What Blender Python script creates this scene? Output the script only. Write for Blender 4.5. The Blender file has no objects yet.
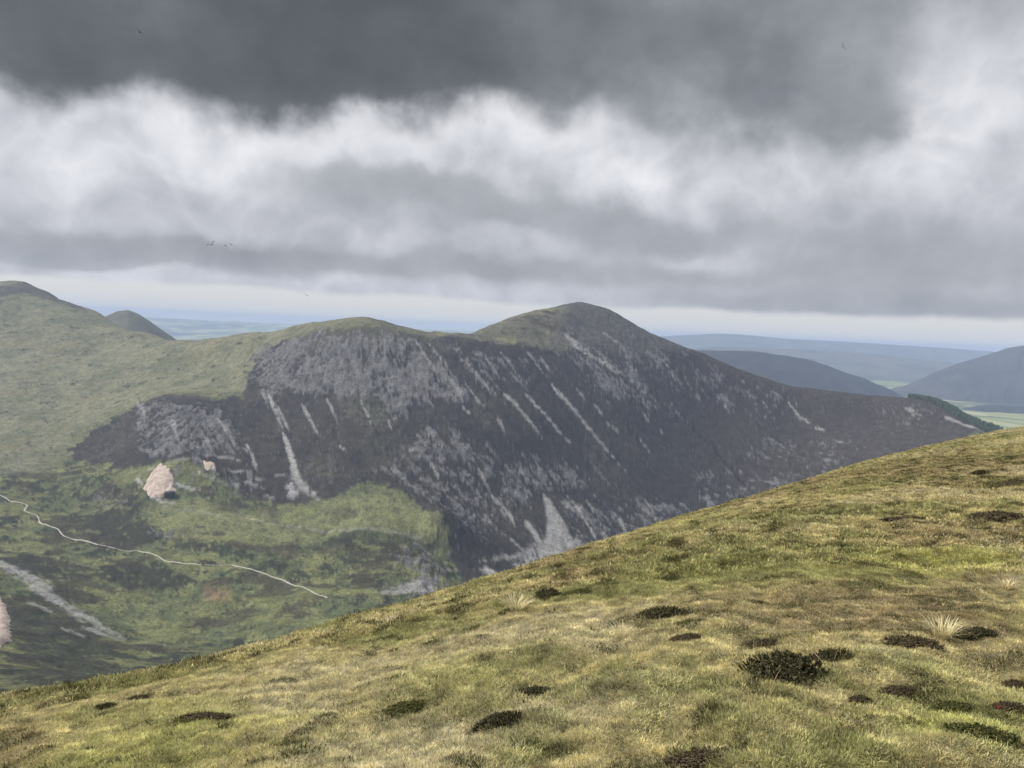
import bpy, math, random
import numpy as np
from mathutils import Vector, Matrix
random.seed(3)
rng = np.random.default_rng(7)
sc = bpy.context.scene
COL = sc.collection

# ------------------------------------------------------------------ camera geometry
FPX = 769.0
ROLL = math.radians(2.5)
PITCH = math.atan(55 / FPX)
Fv = np.array([0, math.cos(PITCH), -math.sin(PITCH)])
R0 = np.array([1.0, 0, 0])
U0 = np.cross(R0, Fv)
Rv = R0 * math.cos(ROLL) + U0 * math.sin(ROLL)
Uv = U0 * math.cos(ROLL) - R0 * math.sin(ROLL)

def ray(px, py):
    px = np.asarray(px, float); py = np.asarray(py, float)
    d = Fv + ((px - 512) / FPX)[..., None] * Rv - ((py - 384) / FPX)[..., None] * Uv
    return d / np.linalg.norm(d, axis=-1, keepdims=True)

def at_depth(px, py, Y):
    d = ray(px, py)
    return d * (np.asarray(Y, float) / d[..., 1])[..., None]

# ------------------------------------------------------------------ noise
def _hash(ix, iy, seed):
    h = (ix.astype(np.int64) * 374761393 + iy.astype(np.int64) * 668265263 + seed * 1442695041) & 0x7FFFFFFF
    h = ((h ^ (h >> 13)) * 1274126177) & 0x7FFFFFFF
    h = ((h ^ (h >> 15)) * 2246822519) & 0x7FFFFFFF
    return (h ^ (h >> 16)) & 0xFFFF

def perlin(x, y, seed=0):
    x0 = np.floor(x); y0 = np.floor(y)
    fx = (x - x0).astype(np.float32); fy = (y - y0).astype(np.float32)
    ix = x0.astype(np.int64); iy = y0.astype(np.int64)
    def g(dx, dy):
        a = _hash(ix + dx, iy + dy, seed).astype(np.float32) * (2 * math.pi / 65536)
        return np.cos(a) * (fx - dx) + np.sin(a) * (fy - dy)
    u = fx * fx * fx * (fx * (fx * 6 - 15) + 10)
    v = fy * fy * fy * (fy * (fy * 6 - 15) + 10)
    a = g(0, 0); b = g(1, 0); c = g(0, 1); d = g(1, 1)
    return ((a + u * (b - a)) * (1 - v) + (c + u * (d - c)) * v) * 1.5

def fbm(x, y, seed=0, octv=4, gain=0.5):
    t = np.zeros_like(np.asarray(x, float)); a = 1.0; s = 0
    for k in range(octv):
        t = t + a * perlin(x * 2 ** k + 17.3 * k, y * 2 ** k - 9.1 * k, seed + k)
        s += a; a *= gain
    return t / s

def sstep(a, b, x):
    t = np.clip((x - a) / (b - a), 0, 1)
    return t * t * (3 - 2 * t)

# ------------------------------------------------------------------ object helpers
def tag(o, label=None, cat=None, group=None, kind=None):
    if label: o['label'] = label
    if cat: o['category'] = cat
    if group: o['group'] = group
    if kind: o['kind'] = kind
    return o

def link_mesh(name, verts, faces, mat, smooth=True, colors=None, floats=None, parent=None):
    """verts Nx3, faces MxK array (one K) -> one mesh object"""
    verts = np.asarray(verts, np.float32); faces = np.asarray(faces, np.int32)
    me = bpy.data.meshes.new(name)
    n, (m, k) = len(verts), faces.shape
    me.vertices.add(n); me.vertices.foreach_set('co', verts.ravel())
    me.loops.add(m * k); me.loops.foreach_set('vertex_index', faces.ravel())
    me.polygons.add(m)
    me.polygons.foreach_set('loop_start', np.arange(0, m * k, k, dtype=np.int32))
    me.update(calc_edges=True)
    if smooth: me.polygons.foreach_set('use_smooth', np.ones(m, bool))
    if colors is not None:
        for nm, c in colors.items():
            a = me.attributes.new(nm, 'FLOAT_COLOR', 'POINT')
            c4 = np.ones((n, 4), np.float32); c4[:, :3] = c
            a.data.foreach_set('color', c4.ravel())
    if floats is not None:
        for nm, c in floats.items():
            a = me.attributes.new(nm, 'FLOAT', 'POINT')
            a.data.foreach_set('value', np.asarray(c, np.float32))
    me.validate()
    if mat: me.materials.append(mat)
    o = bpy.data.objects.new(name, me)
    COL.objects.link(o)
    if parent: o.parent = parent
    return o

def grid_faces(nr, nc):
    i = np.arange(nr - 1)[:, None] * nc + np.arange(nc - 1)[None, :]
    return np.stack([i, i + 1, i + nc + 1, i + nc], -1).reshape(-1, 4)

# ------------------------------------------------------------------ node helpers
class NT:
    def __init__(s, tree): s.t = tree; s.n = tree.nodes; s.l = tree.links
    def new(s, typ, **kw):
        n = s.n.new(typ)
        for k, v in kw.items(): setattr(n, k, v)
        return n
    def put(s, sock, v):
        if isinstance(v, bpy.types.NodeSocket): s.l.new(v, sock)
        else: sock.default_value = v
    def math(s, op, a, b=0.0, c=None, clamp=False):
        n = s.new('ShaderNodeMath', operation=op); n.use_clamp = clamp
        s.put(n.inputs[0], a); s.put(n.inputs[1], b)
        if c is not None: s.put(n.inputs[2], c)
        return n.outputs[0]
    def vmath(s, op, a, b=(0, 0, 0)):
        n = s.new('ShaderNodeVectorMath', operation=op); s.put(n.inputs[0], a); s.put(n.inputs[1], b)
        return n
    def mix(s, f, a, b, mode='MIX'):
        n = s.new('ShaderNodeMix', data_type='RGBA', blend_type=mode)
        s.put(n.inputs[0], f); s.put(n.inputs[6], a); s.put(n.inputs[7], b)
        return n.outputs[2]
    def noise(s, vec, scale, detail=4, rough=0.55, lac=2.0, dist=0.0):
        n = s.new('ShaderNodeTexNoise'); s.put(n.inputs['Vector'], vec)
        n.inputs['Scale'].default_value = scale; n.inputs['Detail'].default_value = detail
        n.inputs['Roughness'].default_value = rough; n.inputs['Lacunarity'].default_value = lac
        n.inputs['Distortion'].default_value = dist
        return n
    def rng(s, v, a, b, c=0.0, d=1.0, smooth=True):
        n = s.new('ShaderNodeMapRange', interpolation_type='SMOOTHSTEP' if smooth else 'LINEAR')
        s.put(n.inputs[0], v)
        for k, x in zip((1, 2, 3, 4), (a, b, c, d)): s.put(n.inputs[k], x)
        return n.outputs[0]
    def ramp(s, f, stops):
        n = s.new('ShaderNodeValToRGB'); e = n.color_ramp.elements
        while len(e) < len(stops): e.new(0.5)
        for q, (p, c) in zip(e, stops): q.position = p; q.color = (*c, 1)
        s.put(n.inputs[0], f); return n.outputs[0]

def material(name):
    m = bpy.data.materials.new(name); m.use_nodes = True
    t = NT(m.node_tree); b = m.node_tree.nodes['Principled BSDF']
    b.inputs['Roughness'].default_value = 0.9
    b.inputs['Specular IOR Level'].default_value = 0.15
    return m, t, b

def obj_coord(t): return t.new('ShaderNodeTexCoord').outputs['Object']

def bump(t, b, h, strength, dist):
    n = t.new('ShaderNodeBump'); n.inputs['Strength'].default_value = strength
    n.inputs['Distance'].default_value = dist; t.put(n.inputs['Height'], h)
    t.l.new(n.outputs[0], b.inputs['Normal'])

# terrain: ground cover colour from the mesh, broken up by small scale texture
def terrain_material():
    m, t, b = material('moorland')
    co = obj_coord(t)
    at = t.new('ShaderNodeAttribute', attribute_name='cover').outputs['Color']
    rk = t.new('ShaderNodeAttribute', attribute_name='rock').outputs['Fac']
    n1 = t.noise(co, 0.27, 7, 0.68).outputs['Fac']
    n2 = t.noise(co, 0.06, 5, 0.6).outputs['Fac']
    k = t.math('MULTIPLY', t.rng(n1, 0.28, 0.72, 0.36, 1.50, False), t.rng(n2, 0.3, 0.7, 0.65, 1.25, False))
    kk = t.new('ShaderNodeCombineColor')
    for i in range(3): t.l.new(k, kk.inputs[i])
    c = t.mix(1.0, at, kk.outputs[0], 'MULTIPLY')
    n3 = t.noise(co, 0.16, 5, 0.7).outputs['Fac']
    thr = t.math('SUBTRACT', 0.84, t.math('MULTIPLY', rk, 0.26))
    fl = t.rng(t.math('SUBTRACT', n3, thr), -0.03, 0.05)
    fl = t.math('MULTIPLY', fl, t.rng(rk, 0.02, 0.2))
    c = t.mix(t.math('MULTIPLY', fl, 0.85), c, (0.15, 0.148, 0.155, 1))
    t.l.new(c, b.inputs['Base Color'])
    h = t.math('ADD', t.math('MULTIPLY', n1, 1.2), t.math('MULTIPLY', n3, t.math('MULTIPLY_ADD', rk, 4.0, 0.4)))
    bump(t, b, h, 0.8, 2.0)
    return m

# ================================================================== MAIN TERRAIN
CP = [  # photo position and the distance of the place seen there
 (-140,300,2700),(-140,400,1950),(-140,500,1350),(-140,600,960),(-140,690,560),
 (0,289,2800),(0,330,2400),(0,380,2050),(0,430,1750),(0,480,1480),(0,530,1270),(0,580,1050),(0,630,860),(0,690,600),
 (22,284.5,2800),(35,286.5,2780),(46,292.5,2750),(52,294,2735),(59,300.5,2715),(67,303,2700),(85,309,2660),
 (100,314,2620),(100,350,2300),(100,400,1950),(100,450,1680),(100,500,1460),(100,550,1260),(100,600,1080),(100,640,930),(100,668,780),
 (150,333,2450),(145,365,2130),(140,392,1900),
 (190,341,2350),(190,380,2020),(185,400,1800),(180,420,1690),(175,445,1580),(170,470,1500),(180,495,1450),(190,520,1370),(200,550,1270),(210,580,1180),(220,610,1090),(230,640,980),
 (215,339,2290),(250,332,2230),(250,365,2010),(250,395,1830),(250,430,1690),(250,465,1570),(250,490,1490),(250,520,1390),(260,560,1250),(270,600,1110),(280,625,1010),
 (300,324,2130),(300,360,1950),(300,400,1790),(300,440,1660),(300,475,1550),(300,505,1450),(310,540,1340),(320,580,1200),(330,610,1060),
 (350,317.5,2080),(370,317.5,2070),(385,321,2060),(350,350,1950),(350,400,1780),(350,440,1650),(350,475,1540),(355,500,1450),(365,530,1350),(380,570,1240),(390,598,1130),
 (400,326,2040),(400,360,1910),(400,400,1790),(400,440,1670),(400,475,1560),(410,497,1470),(425,530,1390),(430,560,1290),(430,588,1200),
 (440,515,1400),(447,530,1380),(450,560,1340),(465,575,1300),(480,600,1200),
 (430,332,2030),(458,334,2030),(460,370,1890),(460,400,1800),(460,440,1690),(460,480,1580),(465,520,1460),(470,555,1360),
 (480,330,2180),(490,325,2220),(500,337,2100),(520,344,2050),(520,315,2260),(525,330,2150),(520,380,1920),(520,420,1800),(520,460,1700),(520,500,1590),(520,540,1470),(520,565,1390),
 (545,309.5,2290),(562,305.5,2315),(578,302,2330),(595,305,2335),(580,330,2210),(560,352,2080),(580,362,2060),(580,400,1930),(580,440,1830),(580,480,1720),(580,520,1600),(580,548,1500),
 (610,309.5,2330),(625,318.5,2315),(640,326.5,2300),(660,337.5,2270),(640,360,2150),(640,400,2020),(640,440,1910),(640,480,1800),(640,520,1660),
 (690,350,2260),(720,362,2250),(720,400,2130),(720,440,2000),(720,480,1870),(720,520,1730),
 (740,371,2245),(760,378,2240),(800,388,2230),(800,420,2120),(800,450,2010),(800,480,1880),(800,530,1680),
 (830,392,2215),(850,394.5,2200),(880,397,2190),(880,420,2090),(880,450,1930),(880,520,1650),
 (905,398,2180),(930,401,2140),(950,407,2090),(975,420,1990),(945,430,1950),(995,429,1900),(960,520,1600),
 (1015,441,1850),(1060,470,1750),(1060,540,1500),(1150,520,1700),
]
RIDGE = [(-140,300,2700),(0,289,2800),(22,285,2800),(50,294,2740),(100,314,2620),(150,333,2450),(190,341,2350),(250,332,2230),(300,324,2130),(350,317.5,2080),(370,317.5,2070),(400,326,2040),(430,332,2030),
 (490,325,2220),(520,315,2260),(550,307,2300),(580,303.5,2330),(610,310,2330),(640,325,2300),(660,336,2270),(690,350,2260),(720,362,2250),(760,378,2240),(800,388,2230),(850,394.5,2200),(905,398,2180),(950,407,2090),(995,429,1900),(1060,470,1750)]
cp = np.array(CP, float)
P = [at_depth(cp[:, 0], cp[:, 1], cp[:, 2])]
rd = np.array(RIDGE, float)
rp = at_depth(rd[:, 0], rd[:, 1], rd[:, 2])
for dy, dz in ((130, -45), (320, -140), (700, -330), (1300, -640), (1900, -720)):
    q = rp.copy(); q *= ((q[:, 1] + dy) / q[:, 1])[:, None] * np.array([1, 1, 0]) + np.array([0, 0, 1]); q[:, 2] += dz
    if dy == 130: q = q[np.r_[0:13, 15:len(q)]]
    q[:, 2] = np.maximum(q[:, 2], -760)
    P.append(q)
ext = []
for X in (-420, -280, -140, 0, 140, 280, 420):
    ext += [(X, 330, -232), (X, 480, -300)]
for X, Y, Z in ((-300, 700, -365), (-60, 800, -412), (100, 800, -410), (0, 1000, -446), (200, 1000, -446), (400, 1000, -440), (600, 1000, -430),
                (300, 700, -370), (550, 700, -350), (800, 1000, -400), (800, 1300, -440), (500, 1300, -466), (250, 1250, -468), (100, 1150, -462)):
    ext.append((X, Y, Z))
ext = np.array(ext, float); ext[:, 2] += 22 / FPX * ext[:, 1] * 0.9
P.append(ext)
P = np.concatenate(P)
# radial basis surface through those places
SC = 1000.0
def phi(r2):
    r2 = np.maximum(r2, 1e-12); return 0.5 * r2 * np.log(r2)
A = P[:, :2] / SC
n = len(A)
K = phi(((A[:, None] - A[None]) ** 2).sum(-1)) + np.eye(n) * 1e-6
Q = np.c_[np.ones(n), A]
M = np.block([[K, Q], [Q.T, np.zeros((3, 3))]])
W = np.linalg.solve(M, np.r_[P[:, 2], np.zeros(3)])
def h_base(X, Y):
    X = np.asarray(X, float); sh = X.shape
    B = np.stack([X.ravel(), np.asarray(Y, float).ravel()], -1) / SC
    out = np.empty(len(B))
    for i in range(0, len(B), 40000):
        b = B[i:i + 40000]
        d = (b[:, :1] - A[:, 0]) ** 2 + (b[:, 1:] - A[:, 1]) ** 2
        out[i:i + 40000] = phi(d) @ W[:n] + W[n] + b @ W[n + 1:]
    return out.reshape(sh)

def hit(px, py, hfun=h_base, t0=560.0, t1=3400.0, steps=700):
    """where the sight line through a photo position first meets the surface"""
    d = ray(np.asarray(px, float), np.asarray(py, float)).reshape(-1, 3)
    d = d / np.hypot(d[:, 0], d[:, 1])[:, None]
    t = np.geomspace(t0, t1, steps)
    p = d[:, None, :] * t[None, :, None]
    below = p[..., 2] < hfun(p[..., 0], p[..., 1])
    k = np.where(below.any(1), below.argmax(1), steps - 1)
    k = np.maximum(k, 1)
    a, b = t[k - 1].copy(), t[k].copy()
    for _ in range(12):
        mid = 0.5 * (a + b); q = d * mid[:, None]
        u = q[:, 2] < hfun(q[:, 0], q[:, 1])
        b = np.where(u, mid, b); a = np.where(u, a, mid)
    return d * b[:, None]

def poly_hit(pts): return hit([p[0] for p in pts], [p[1] for p in pts])[:, :2]

NAZ, NR = 1250, 1050
az = np.radians(np.linspace(-42, 42, NAZ))
s = np.linspace(0, 1, NR)
# more rows where the mountain face is
dens = 0.25 + np.exp(-((s * 3500 + 330 - 1650) / 560) ** 2) * 1.4
rr = np.cumsum(dens); rr = 330 + (rr - rr[0]) / (rr[-1] - rr[0]) * 3500
RR, AZ = np.meshgrid(rr, az, indexing='ij')
VX = RR * np.sin(AZ); VY = RR * np.cos(AZ)
# coarse evaluation then bilinear refinement
cs = 3
ri = np.unique(np.r_[np.arange(0, NR, cs), NR - 1]); ai = np.unique(np.r_[np.arange(0, NAZ, cs), NAZ - 1])
Hc = h_base(VX[np.ix_(ri, ai)], VY[np.ix_(ri, ai)])
Hr = np.stack([np.interp(rr, rr[ri], Hc[:, j]) for j in range(len(ai))], 1)
H0 = np.stack([np.interp(az, az[ai], Hr[i]) for i in range(NR)], 0)
dHr = np.gradient(H0, rr, axis=0); dHa = np.gradient(H0, az, axis=1) / RR
GX = dHr * np.sin(AZ) + dHa * np.cos(AZ); GY = dHr * np.cos(AZ) - dHa * np.sin(AZ)
gm = np.sqrt(GX ** 2 + GY ** 2) + 1e-6
DX, DY = -GX / gm, -GY / gm                     # downhill direction
SL = gm
_a = hit([551, 526, 567, 690], [382, 396, 336, 425])[:, :2]; _b = hit([632, 578, 640, 762], [478, 449, 387, 499])[:, :2]
run = (_b - _a).mean(0); run /= np.hypot(*run)
wr = 0.9 * sstep(-700, -30, VX)
DX = DX * (1 - wr) + run[0] * wr; DY = DY * (1 - wr) + run[1] * wr
_l = np.hypot(DX, DY) + 1e-6; DX /= _l; DY /= _l

def lic(scale, length, seed, k=7, x=None):
    """noise drawn out down the fall line"""
    t = np.zeros_like(VX, dtype=np.float32)
    for q in np.linspace(-length, length, k):
        t += perlin((VX + DX * q) / scale, (VY + DY * q) / scale, seed)
    return t / math.sqrt(k) * 1.15

WX = VX + 14 * fbm(VX / 45, VY / 45, 50, 3); WY = VY + 14 * fbm(VX / 45, VY / 45, 60, 3)

def region(pts, soft=14.0, warp=True):
    pg = poly_hit(pts)
    x, y = (WX, WY) if warp else (VX, VY)
    out = np.zeros(VX.shape, np.float32)
    lo, hi = pg.min(0) - soft * 2 - 20, pg.max(0) + soft * 2 + 20
    mk = (VX > lo[0]) & (VX < hi[0]) & (VY > lo[1]) & (VY < hi[1])
    X, Y = x[mk], y[mk]
    ins = np.zeros(X.shape, bool); dist = np.full(X.shape, 1e9)
    for i in range(len(pg)):
        (x1, y1), (x2, y2) = pg[i], pg[(i + 1) % len(pg)]
        c = (y1 > Y) != (y2 > Y)
        ins ^= c & (X < (x2 - x1) * (Y - y1) / (y2 - y1 + 1e-12) + x1)
        L2 = (x2 - x1) ** 2 + (y2 - y1) ** 2 + 1e-9
        t = np.clip(((X - x1) * (x2 - x1) + (Y - y1) * (y2 - y1)) / L2, 0, 1)
        dist = np.minimum(dist, np.hypot(X - x1 - t * (x2 - x1), Y - y1 - t * (y2 - y1)))
    sd = np.where(ins, dist, -dist)
    out[mk] = sstep(-soft, soft, sd)
    return out

WX2 = VX + 1.6 * fbm(VX / 9, VY / 9, 70, 3); WY2 = VY + 1.6 * fbm(VX / 9, VY / 9, 80, 3)
def streak(pts, w0, w1, rough=0.5):
    """a line of loose stone on the ground, w0..w1 metres half width"""
    pg = poly_hit(pts)
    out = np.zeros(VX.shape, np.float32)
    m = 3 * max(w0, w1) + 8
    lo, hi = pg.min(0) - m, pg.max(0) + m
    mk = (VX > lo[0]) & (VX < hi[0]) & (VY > lo[1]) & (VY < hi[1])
    X, Y = WX2[mk], WY2[mk]; best = np.zeros(X.shape, np.float32)
    seg = np.hypot(*np.diff(pg, axis=0).T); cum = np.r_[0, np.cumsum(seg)] / seg.sum()
    for i in range(len(pg) - 1):
        (x1, y1), (x2, y2) = pg[i], pg[i + 1]
        L2 = (x2 - x1) ** 2 + (y2 - y1) ** 2 + 1e-9
        t = np.clip(((X - x1) * (x2 - x1) + (Y - y1) * (y2 - y1)) / L2, 0, 1)
        dd = np.hypot(X - x1 - t * (x2 - x1), Y - y1 - t * (y2 - y1))
        tt = cum[i] + t * (cum[i + 1] - cum[i])
        w = (w0 + (w1 - w0) * tt) * (0.45 + 0.55 * sstep(0, 0.12, tt)) * (0.35 + 0.65 * sstep(1.0, 0.7, tt)) * (1 + 0.9 * fbm(VX[mk] / 16, VY[mk] / 16, 301, 2))
        best = np.maximum(best, (1 - sstep(0.5, 1.4, dd / np.maximum(w, 0.8))) * (0.55 + 0.45 * sstep(1.0, 0.6, tt)))
    out[mk] = best
    return out

# ---- noises shared by cover and relief
nA = fbm(VX / 160, VY / 160, 1, 4); nB = fbm(VX / 50, VY / 50, 5, 4); nC = fbm(VX / 18, VY / 18, 9, 3)
nD = fbm(VX / 90, VY / 90, 21, 4, 0.6)
st1 = lic(7.0, 40, 30); st2 = lic(14.0, 70, 31); st3 = lic(30.0, 120, 33, 9)
fine = perlin(VX / 5, VY / 5, 40)

face = region([(68,452),(92,430),(120,418),(138,404),(160,396),(215,400),(246,396),(250,372),(262,352),(285,340),(330,330),(372,325),(400,330),(440,338),(470,338),(520,345),(560,353),(578,345),
               (566,325),(572,303),(620,312),(690,348),(800,386),(905,396),(950,405),(985,428),(900,480),(700,540),(560,580),(470,590),(455,560),(448,520),(400,492),(368,478),(330,500),(280,505),(240,492),(215,468),(150,462),(120,470)], 24)
face = sstep(0.34, 0.60, face + 0.60 * (0.8 * nC + 0.8 * nB))
uplandL = 1 - sstep(1900, 1500, VY + nA * 200)

def blend(c, m, col):
    return c * (1 - m[..., None]) + np.asarray(col, float) * m[..., None]

# ---- ground cover
cov = np.zeros(VX.shape + (3,))
cov[:] = (0.108, 0.124, 0.060)
cov = blend(cov, sstep(-0.02, 0.14, nD + 0.35 * nC + 0.3 * nB), (0.170, 0.178, 0.080))
cov = blend(cov, sstep(0.04, 0.14, nB + 0.6 * nC + 0.25 * fine - 0.2 * nA), (0.055, 0.066, 0.034))
cov = blend(cov, sstep(0.16, 0.27, nC + 0.4 * fine + 0.3 * nB), (0.036, 0.046, 0.028))
cov = blend(cov, sstep(0.22, 0.42, nA + 0.4 * nB), (0.075, 0.068, 0.042))
up = region([(-150,280),(22,283),(100,312),(190,340),(250,331),(300,323),(372,316),(400,325),(372,327),(300,340),(256,370),(246,395),(160,396),(136,405),(90,430),(40,470),(-150,500)], 40)
upc = np.zeros_like(cov); upc[:] = (0.185, 0.186, 0.116)
upc = blend(upc, sstep(-0.1, 0.30, nD), (0.135, 0.145, 0.086))
upc = blend(upc, sstep(0.08, 0.38, nB + 0.4 * nC) * 0.35, (0.115, 0.125, 0.078))
upc = blend(upc, sstep(0.10, 0.4, nA - 0.3 * nB) * 0.35, (0.190, 0.165, 0.085))
cov = cov * (1 - up[..., None]) + upc * up[..., None]
up2 = region([(380,317),(430,329),(460,333),(500,322),(550,305),(577,300),(575,345),(555,356),(500,347),(450,343),(400,335)], 12)
cov = cov * (1 - up2[..., None]) + (0.55 * upc * (0.85, 0.8, 0.95) + 0.45 * np.array([0.092, 0.088, 0.072])) * up2[..., None]
# brighter grass of the bench and dark bracken
cov = blend(cov, region([(150,505),(195,500),(240,515),(300,512),(370,490),(430,508),(442,520),(425,535),(330,535),(250,545),(180,540),(155,525)], 20) * sstep(-0.5, -0.05, nC + nB) * 0.8, (0.185, 0.195, 0.088))
for pts, a in (([(60,520),(110,505),(150,515),(165,540),(120,552),(80,545)],.95), ([(95,565),(150,562),(200,575),(180,590),(120,592)],.95), ([(165,535),(212,540),(215,548),(175,552)],.9),
               ([(0,550),(40,555),(80,575),(70,590),(30,580),(0,575)],.95), ([(300,545),(400,530),(445,535),(420,560),(330,560)],.6), ([(0,505),(25,510),(25,525),(0,525)],.8),
               ([(198,562),(204,562),(203,572),(200,585),(197,578)],1), ([(100,480),(125,488),(150,512),(140,520),(110,500)],.7), ([(0,596),(60,600),(130,650),(200,655),(240,640),(240,700),(0,710)],.85)):
    cov = blend(cov, sstep(0.40, 0.62, region(pts, 24) * 0.9 + 0.75 * (nC + 0.8 * nB + 0.45 * fine)) * a, (0.036, 0.038, 0.025))
cov = blend(cov, region([(60,578),(130,590),(230,588),(330,600),(330,625),(200,640),(120,625)], 25) * sstep(0.05, 0.22, nB + 0.6 * nC + 0.2 * fine) * 0.75, (0.19, 0.20, 0.078))
cov = blend(cov, region([(205,590),(228,592),(226,602),(206,602)], 9) * 0.6, (0.23, 0.15, 0.10))
cov = blend(cov, sstep(0.10, 0.20, fbm(VX / 120 + 0.3 * nB, VY / 70 + 5, 131, 4, 0.6)) * (1 - up) * (1 - face) * 0.55, (0.20, 0.21, 0.085))
cov = blend(cov, sstep(0.14, 0.22, fbm(VX / 140 + 0.3 * nB, VY / 60 - 9, 137, 5, 0.62)) * (1 - up) * (1 - face) * 0.8, (0.050, 0.046, 0.030))
cov = blend(cov, region([(150,505),(195,500),(240,515),(300,512),(370,490),(430,508),(442,520),(425,535),(330,535),(250,545),(180,540),(155,525)], 26) * 0.5 * sstep(-0.45, 0.0, nB + 0.5 * nC), (0.18, 0.19, 0.09))
# heather face
hea = np.zeros_like(cov); hea[:] = (0.041, 0.037, 0.034)
hea = blend(hea, sstep(-0.1, 0.5, nA + 0.3 * st3), (0.056, 0.051, 0.040))
hea = blend(hea, sstep(0.1, 0.5, st2 * 0.5 + nB), (0.029, 0.028, 0.026))
cov = cov * (1 - face[..., None]) + hea * face[..., None]
rgt = region([(700,352),(800,385),(960,405),(1010,450),(880,500),(760,520),(700,450)], 60)
cov = blend(cov, rgt * face * 0.7, (0.058, 0.048, 0.041))
cov = blend(cov, rgt * sstep(0.15, 0.45, nB + 0.4 * nC) * 0.45 * sstep(1900, 1750, VY), (0.10, 0.10, 0.065))
# green flushes on the face
for pts, a in (([(330,385),(350,380),(375,395),(395,425),(370,432),(345,415)],.6), ([(285,460),(330,455),(345,475),(300,480)],.45), ([(350,440),(400,430),(420,470),(370,470)],.3),
               ([(470,390),(485,395),(500,425),(480,430)],.4), ([(460,344),(500,338),(552,350),(540,326),(500,325),(478,330)],.95), ([(385,322),(440,336),(450,352),(400,345)],.5)):
    cov = blend(cov, region(pts, 16) * a * sstep(-0.45, 0.15, nC + 0.5 * st1), (0.108, 0.110, 0.072))
# top of the peak: thin grey-green
cov = blend(cov, region([(540,308),(580,302),(640,322),(690,350),(640,360),(590,345),(560,330)], 25) * 0.75, (0.098, 0.096, 0.086))
cov = blend(cov, region([(300,326),(350,318),(390,322),(420,332),(380,345),(320,350),(280,350)], 18) * 0.5, (0.13, 0.13, 0.085))

cov = blend(cov, region([(-5,289),(22,283),(50,292),(88,308),(84,312),(50,300),(22,293),(-5,298)], 12) * 0.75, (0.062, 0.056, 0.056))
# ---- rock: bare grey stone, streaked down the fall line
rock = np.zeros(VX.shape)
def crag(pts, amt, soft=20):
    global rock
    rock = np.maximum(rock, region(pts, soft * 1.9) * amt)
crag([(254,350),(300,338),(360,332),(420,345),(455,370),(470,400),(420,405),(400,420),(330,395),(280,392),(252,398)], 0.95)
crag([(330,345),(370,335),(400,345),(415,375),(370,378),(340,372)], 0.7)
crag([(138,410),(160,402),(200,405),(235,420),(245,450),(215,462),(160,458),(140,450)], 0.82, 14)
crag([(395,432),(450,430),(520,455),(600,470),(610,490),(540,500),(470,540),(455,570),(448,515),(410,492),(380,470)], 0.64)
crag([(440,340),(500,352),(560,352),(560,385),(520,400),(470,405)], 0.46)
crag([(560,330),(600,345),(660,385),(690,420),(640,420),(600,395),(565,365)], 0.62)
crag([(600,315),(680,350),(800,392),(800,425),(700,410),(620,360)], 0.45)
crag([(560,490),(680,500),(720,540),(560,570)], 0.60)
crag([(400,545),(445,535),(462,575),(440,598),(395,595),(375,585)], 0.70, 12)
crag([(690,470),(790,430),(900,440),(800,500),(700,530)], 0.42)
crag([(860,402),(930,405),(970,425),(930,430)], 0.45)
crag([(78,492),(115,490),(130,505),(100,512)], 0.55, 10)
crag([(150,528),(175,535),(172,545),(150,542)], 0.6, 8)
crag([(160,458),(235,462),(280,490),(250,500),(190,492)], 0.5, 10)
ledge = perlin(VX / 40 + 3 * nC, H0 / 7.0 + 1.2 * nB, 92)
b1 = lic(16, 26, 34, 5); b2 = lic(8, 14, 35, 5)
patchy = 0.55 * b1 + 0.50 * b2 + 0.25 * st2 + 1.0 * nB + 0.25 * fine + 0.60 * ledge + 0.8 * nD
rk_streak = sstep(-0.06, 0.20, rock * 1.7 - 1.12 + 1.1 * patchy) * sstep(0.04, 0.25, rock)
greyrock = np.zeros_like(cov); greyrock[:] = (0.190, 0.187, 0.186)
greyrock = blend(greyrock, sstep(-0.1, 0.4, nC + 0.6 * ledge), (0.118, 0.115, 0.118))
cov = cov * (1 - 0.9 * rk_streak[..., None]) + greyrock * 0.9 * rk_streak[..., None]
# scattered slivers of stone down the steep heather
sl1 = lic(3.4, 34, 37, 11); sl2 = lic(2.8, 24, 38, 11)
sliver = np.maximum(sstep(0.62, 0.85, sl1 + 0.3 * nB), sstep(0.70, 0.9, sl2 + 0.3 * nD)) * face * sstep(-0.25, 0.15, nA + 0.6 * nB + 0.35 * rock)
cov = blend(cov, sliver * 0.55, (0.15, 0.147, 0.148))

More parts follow.
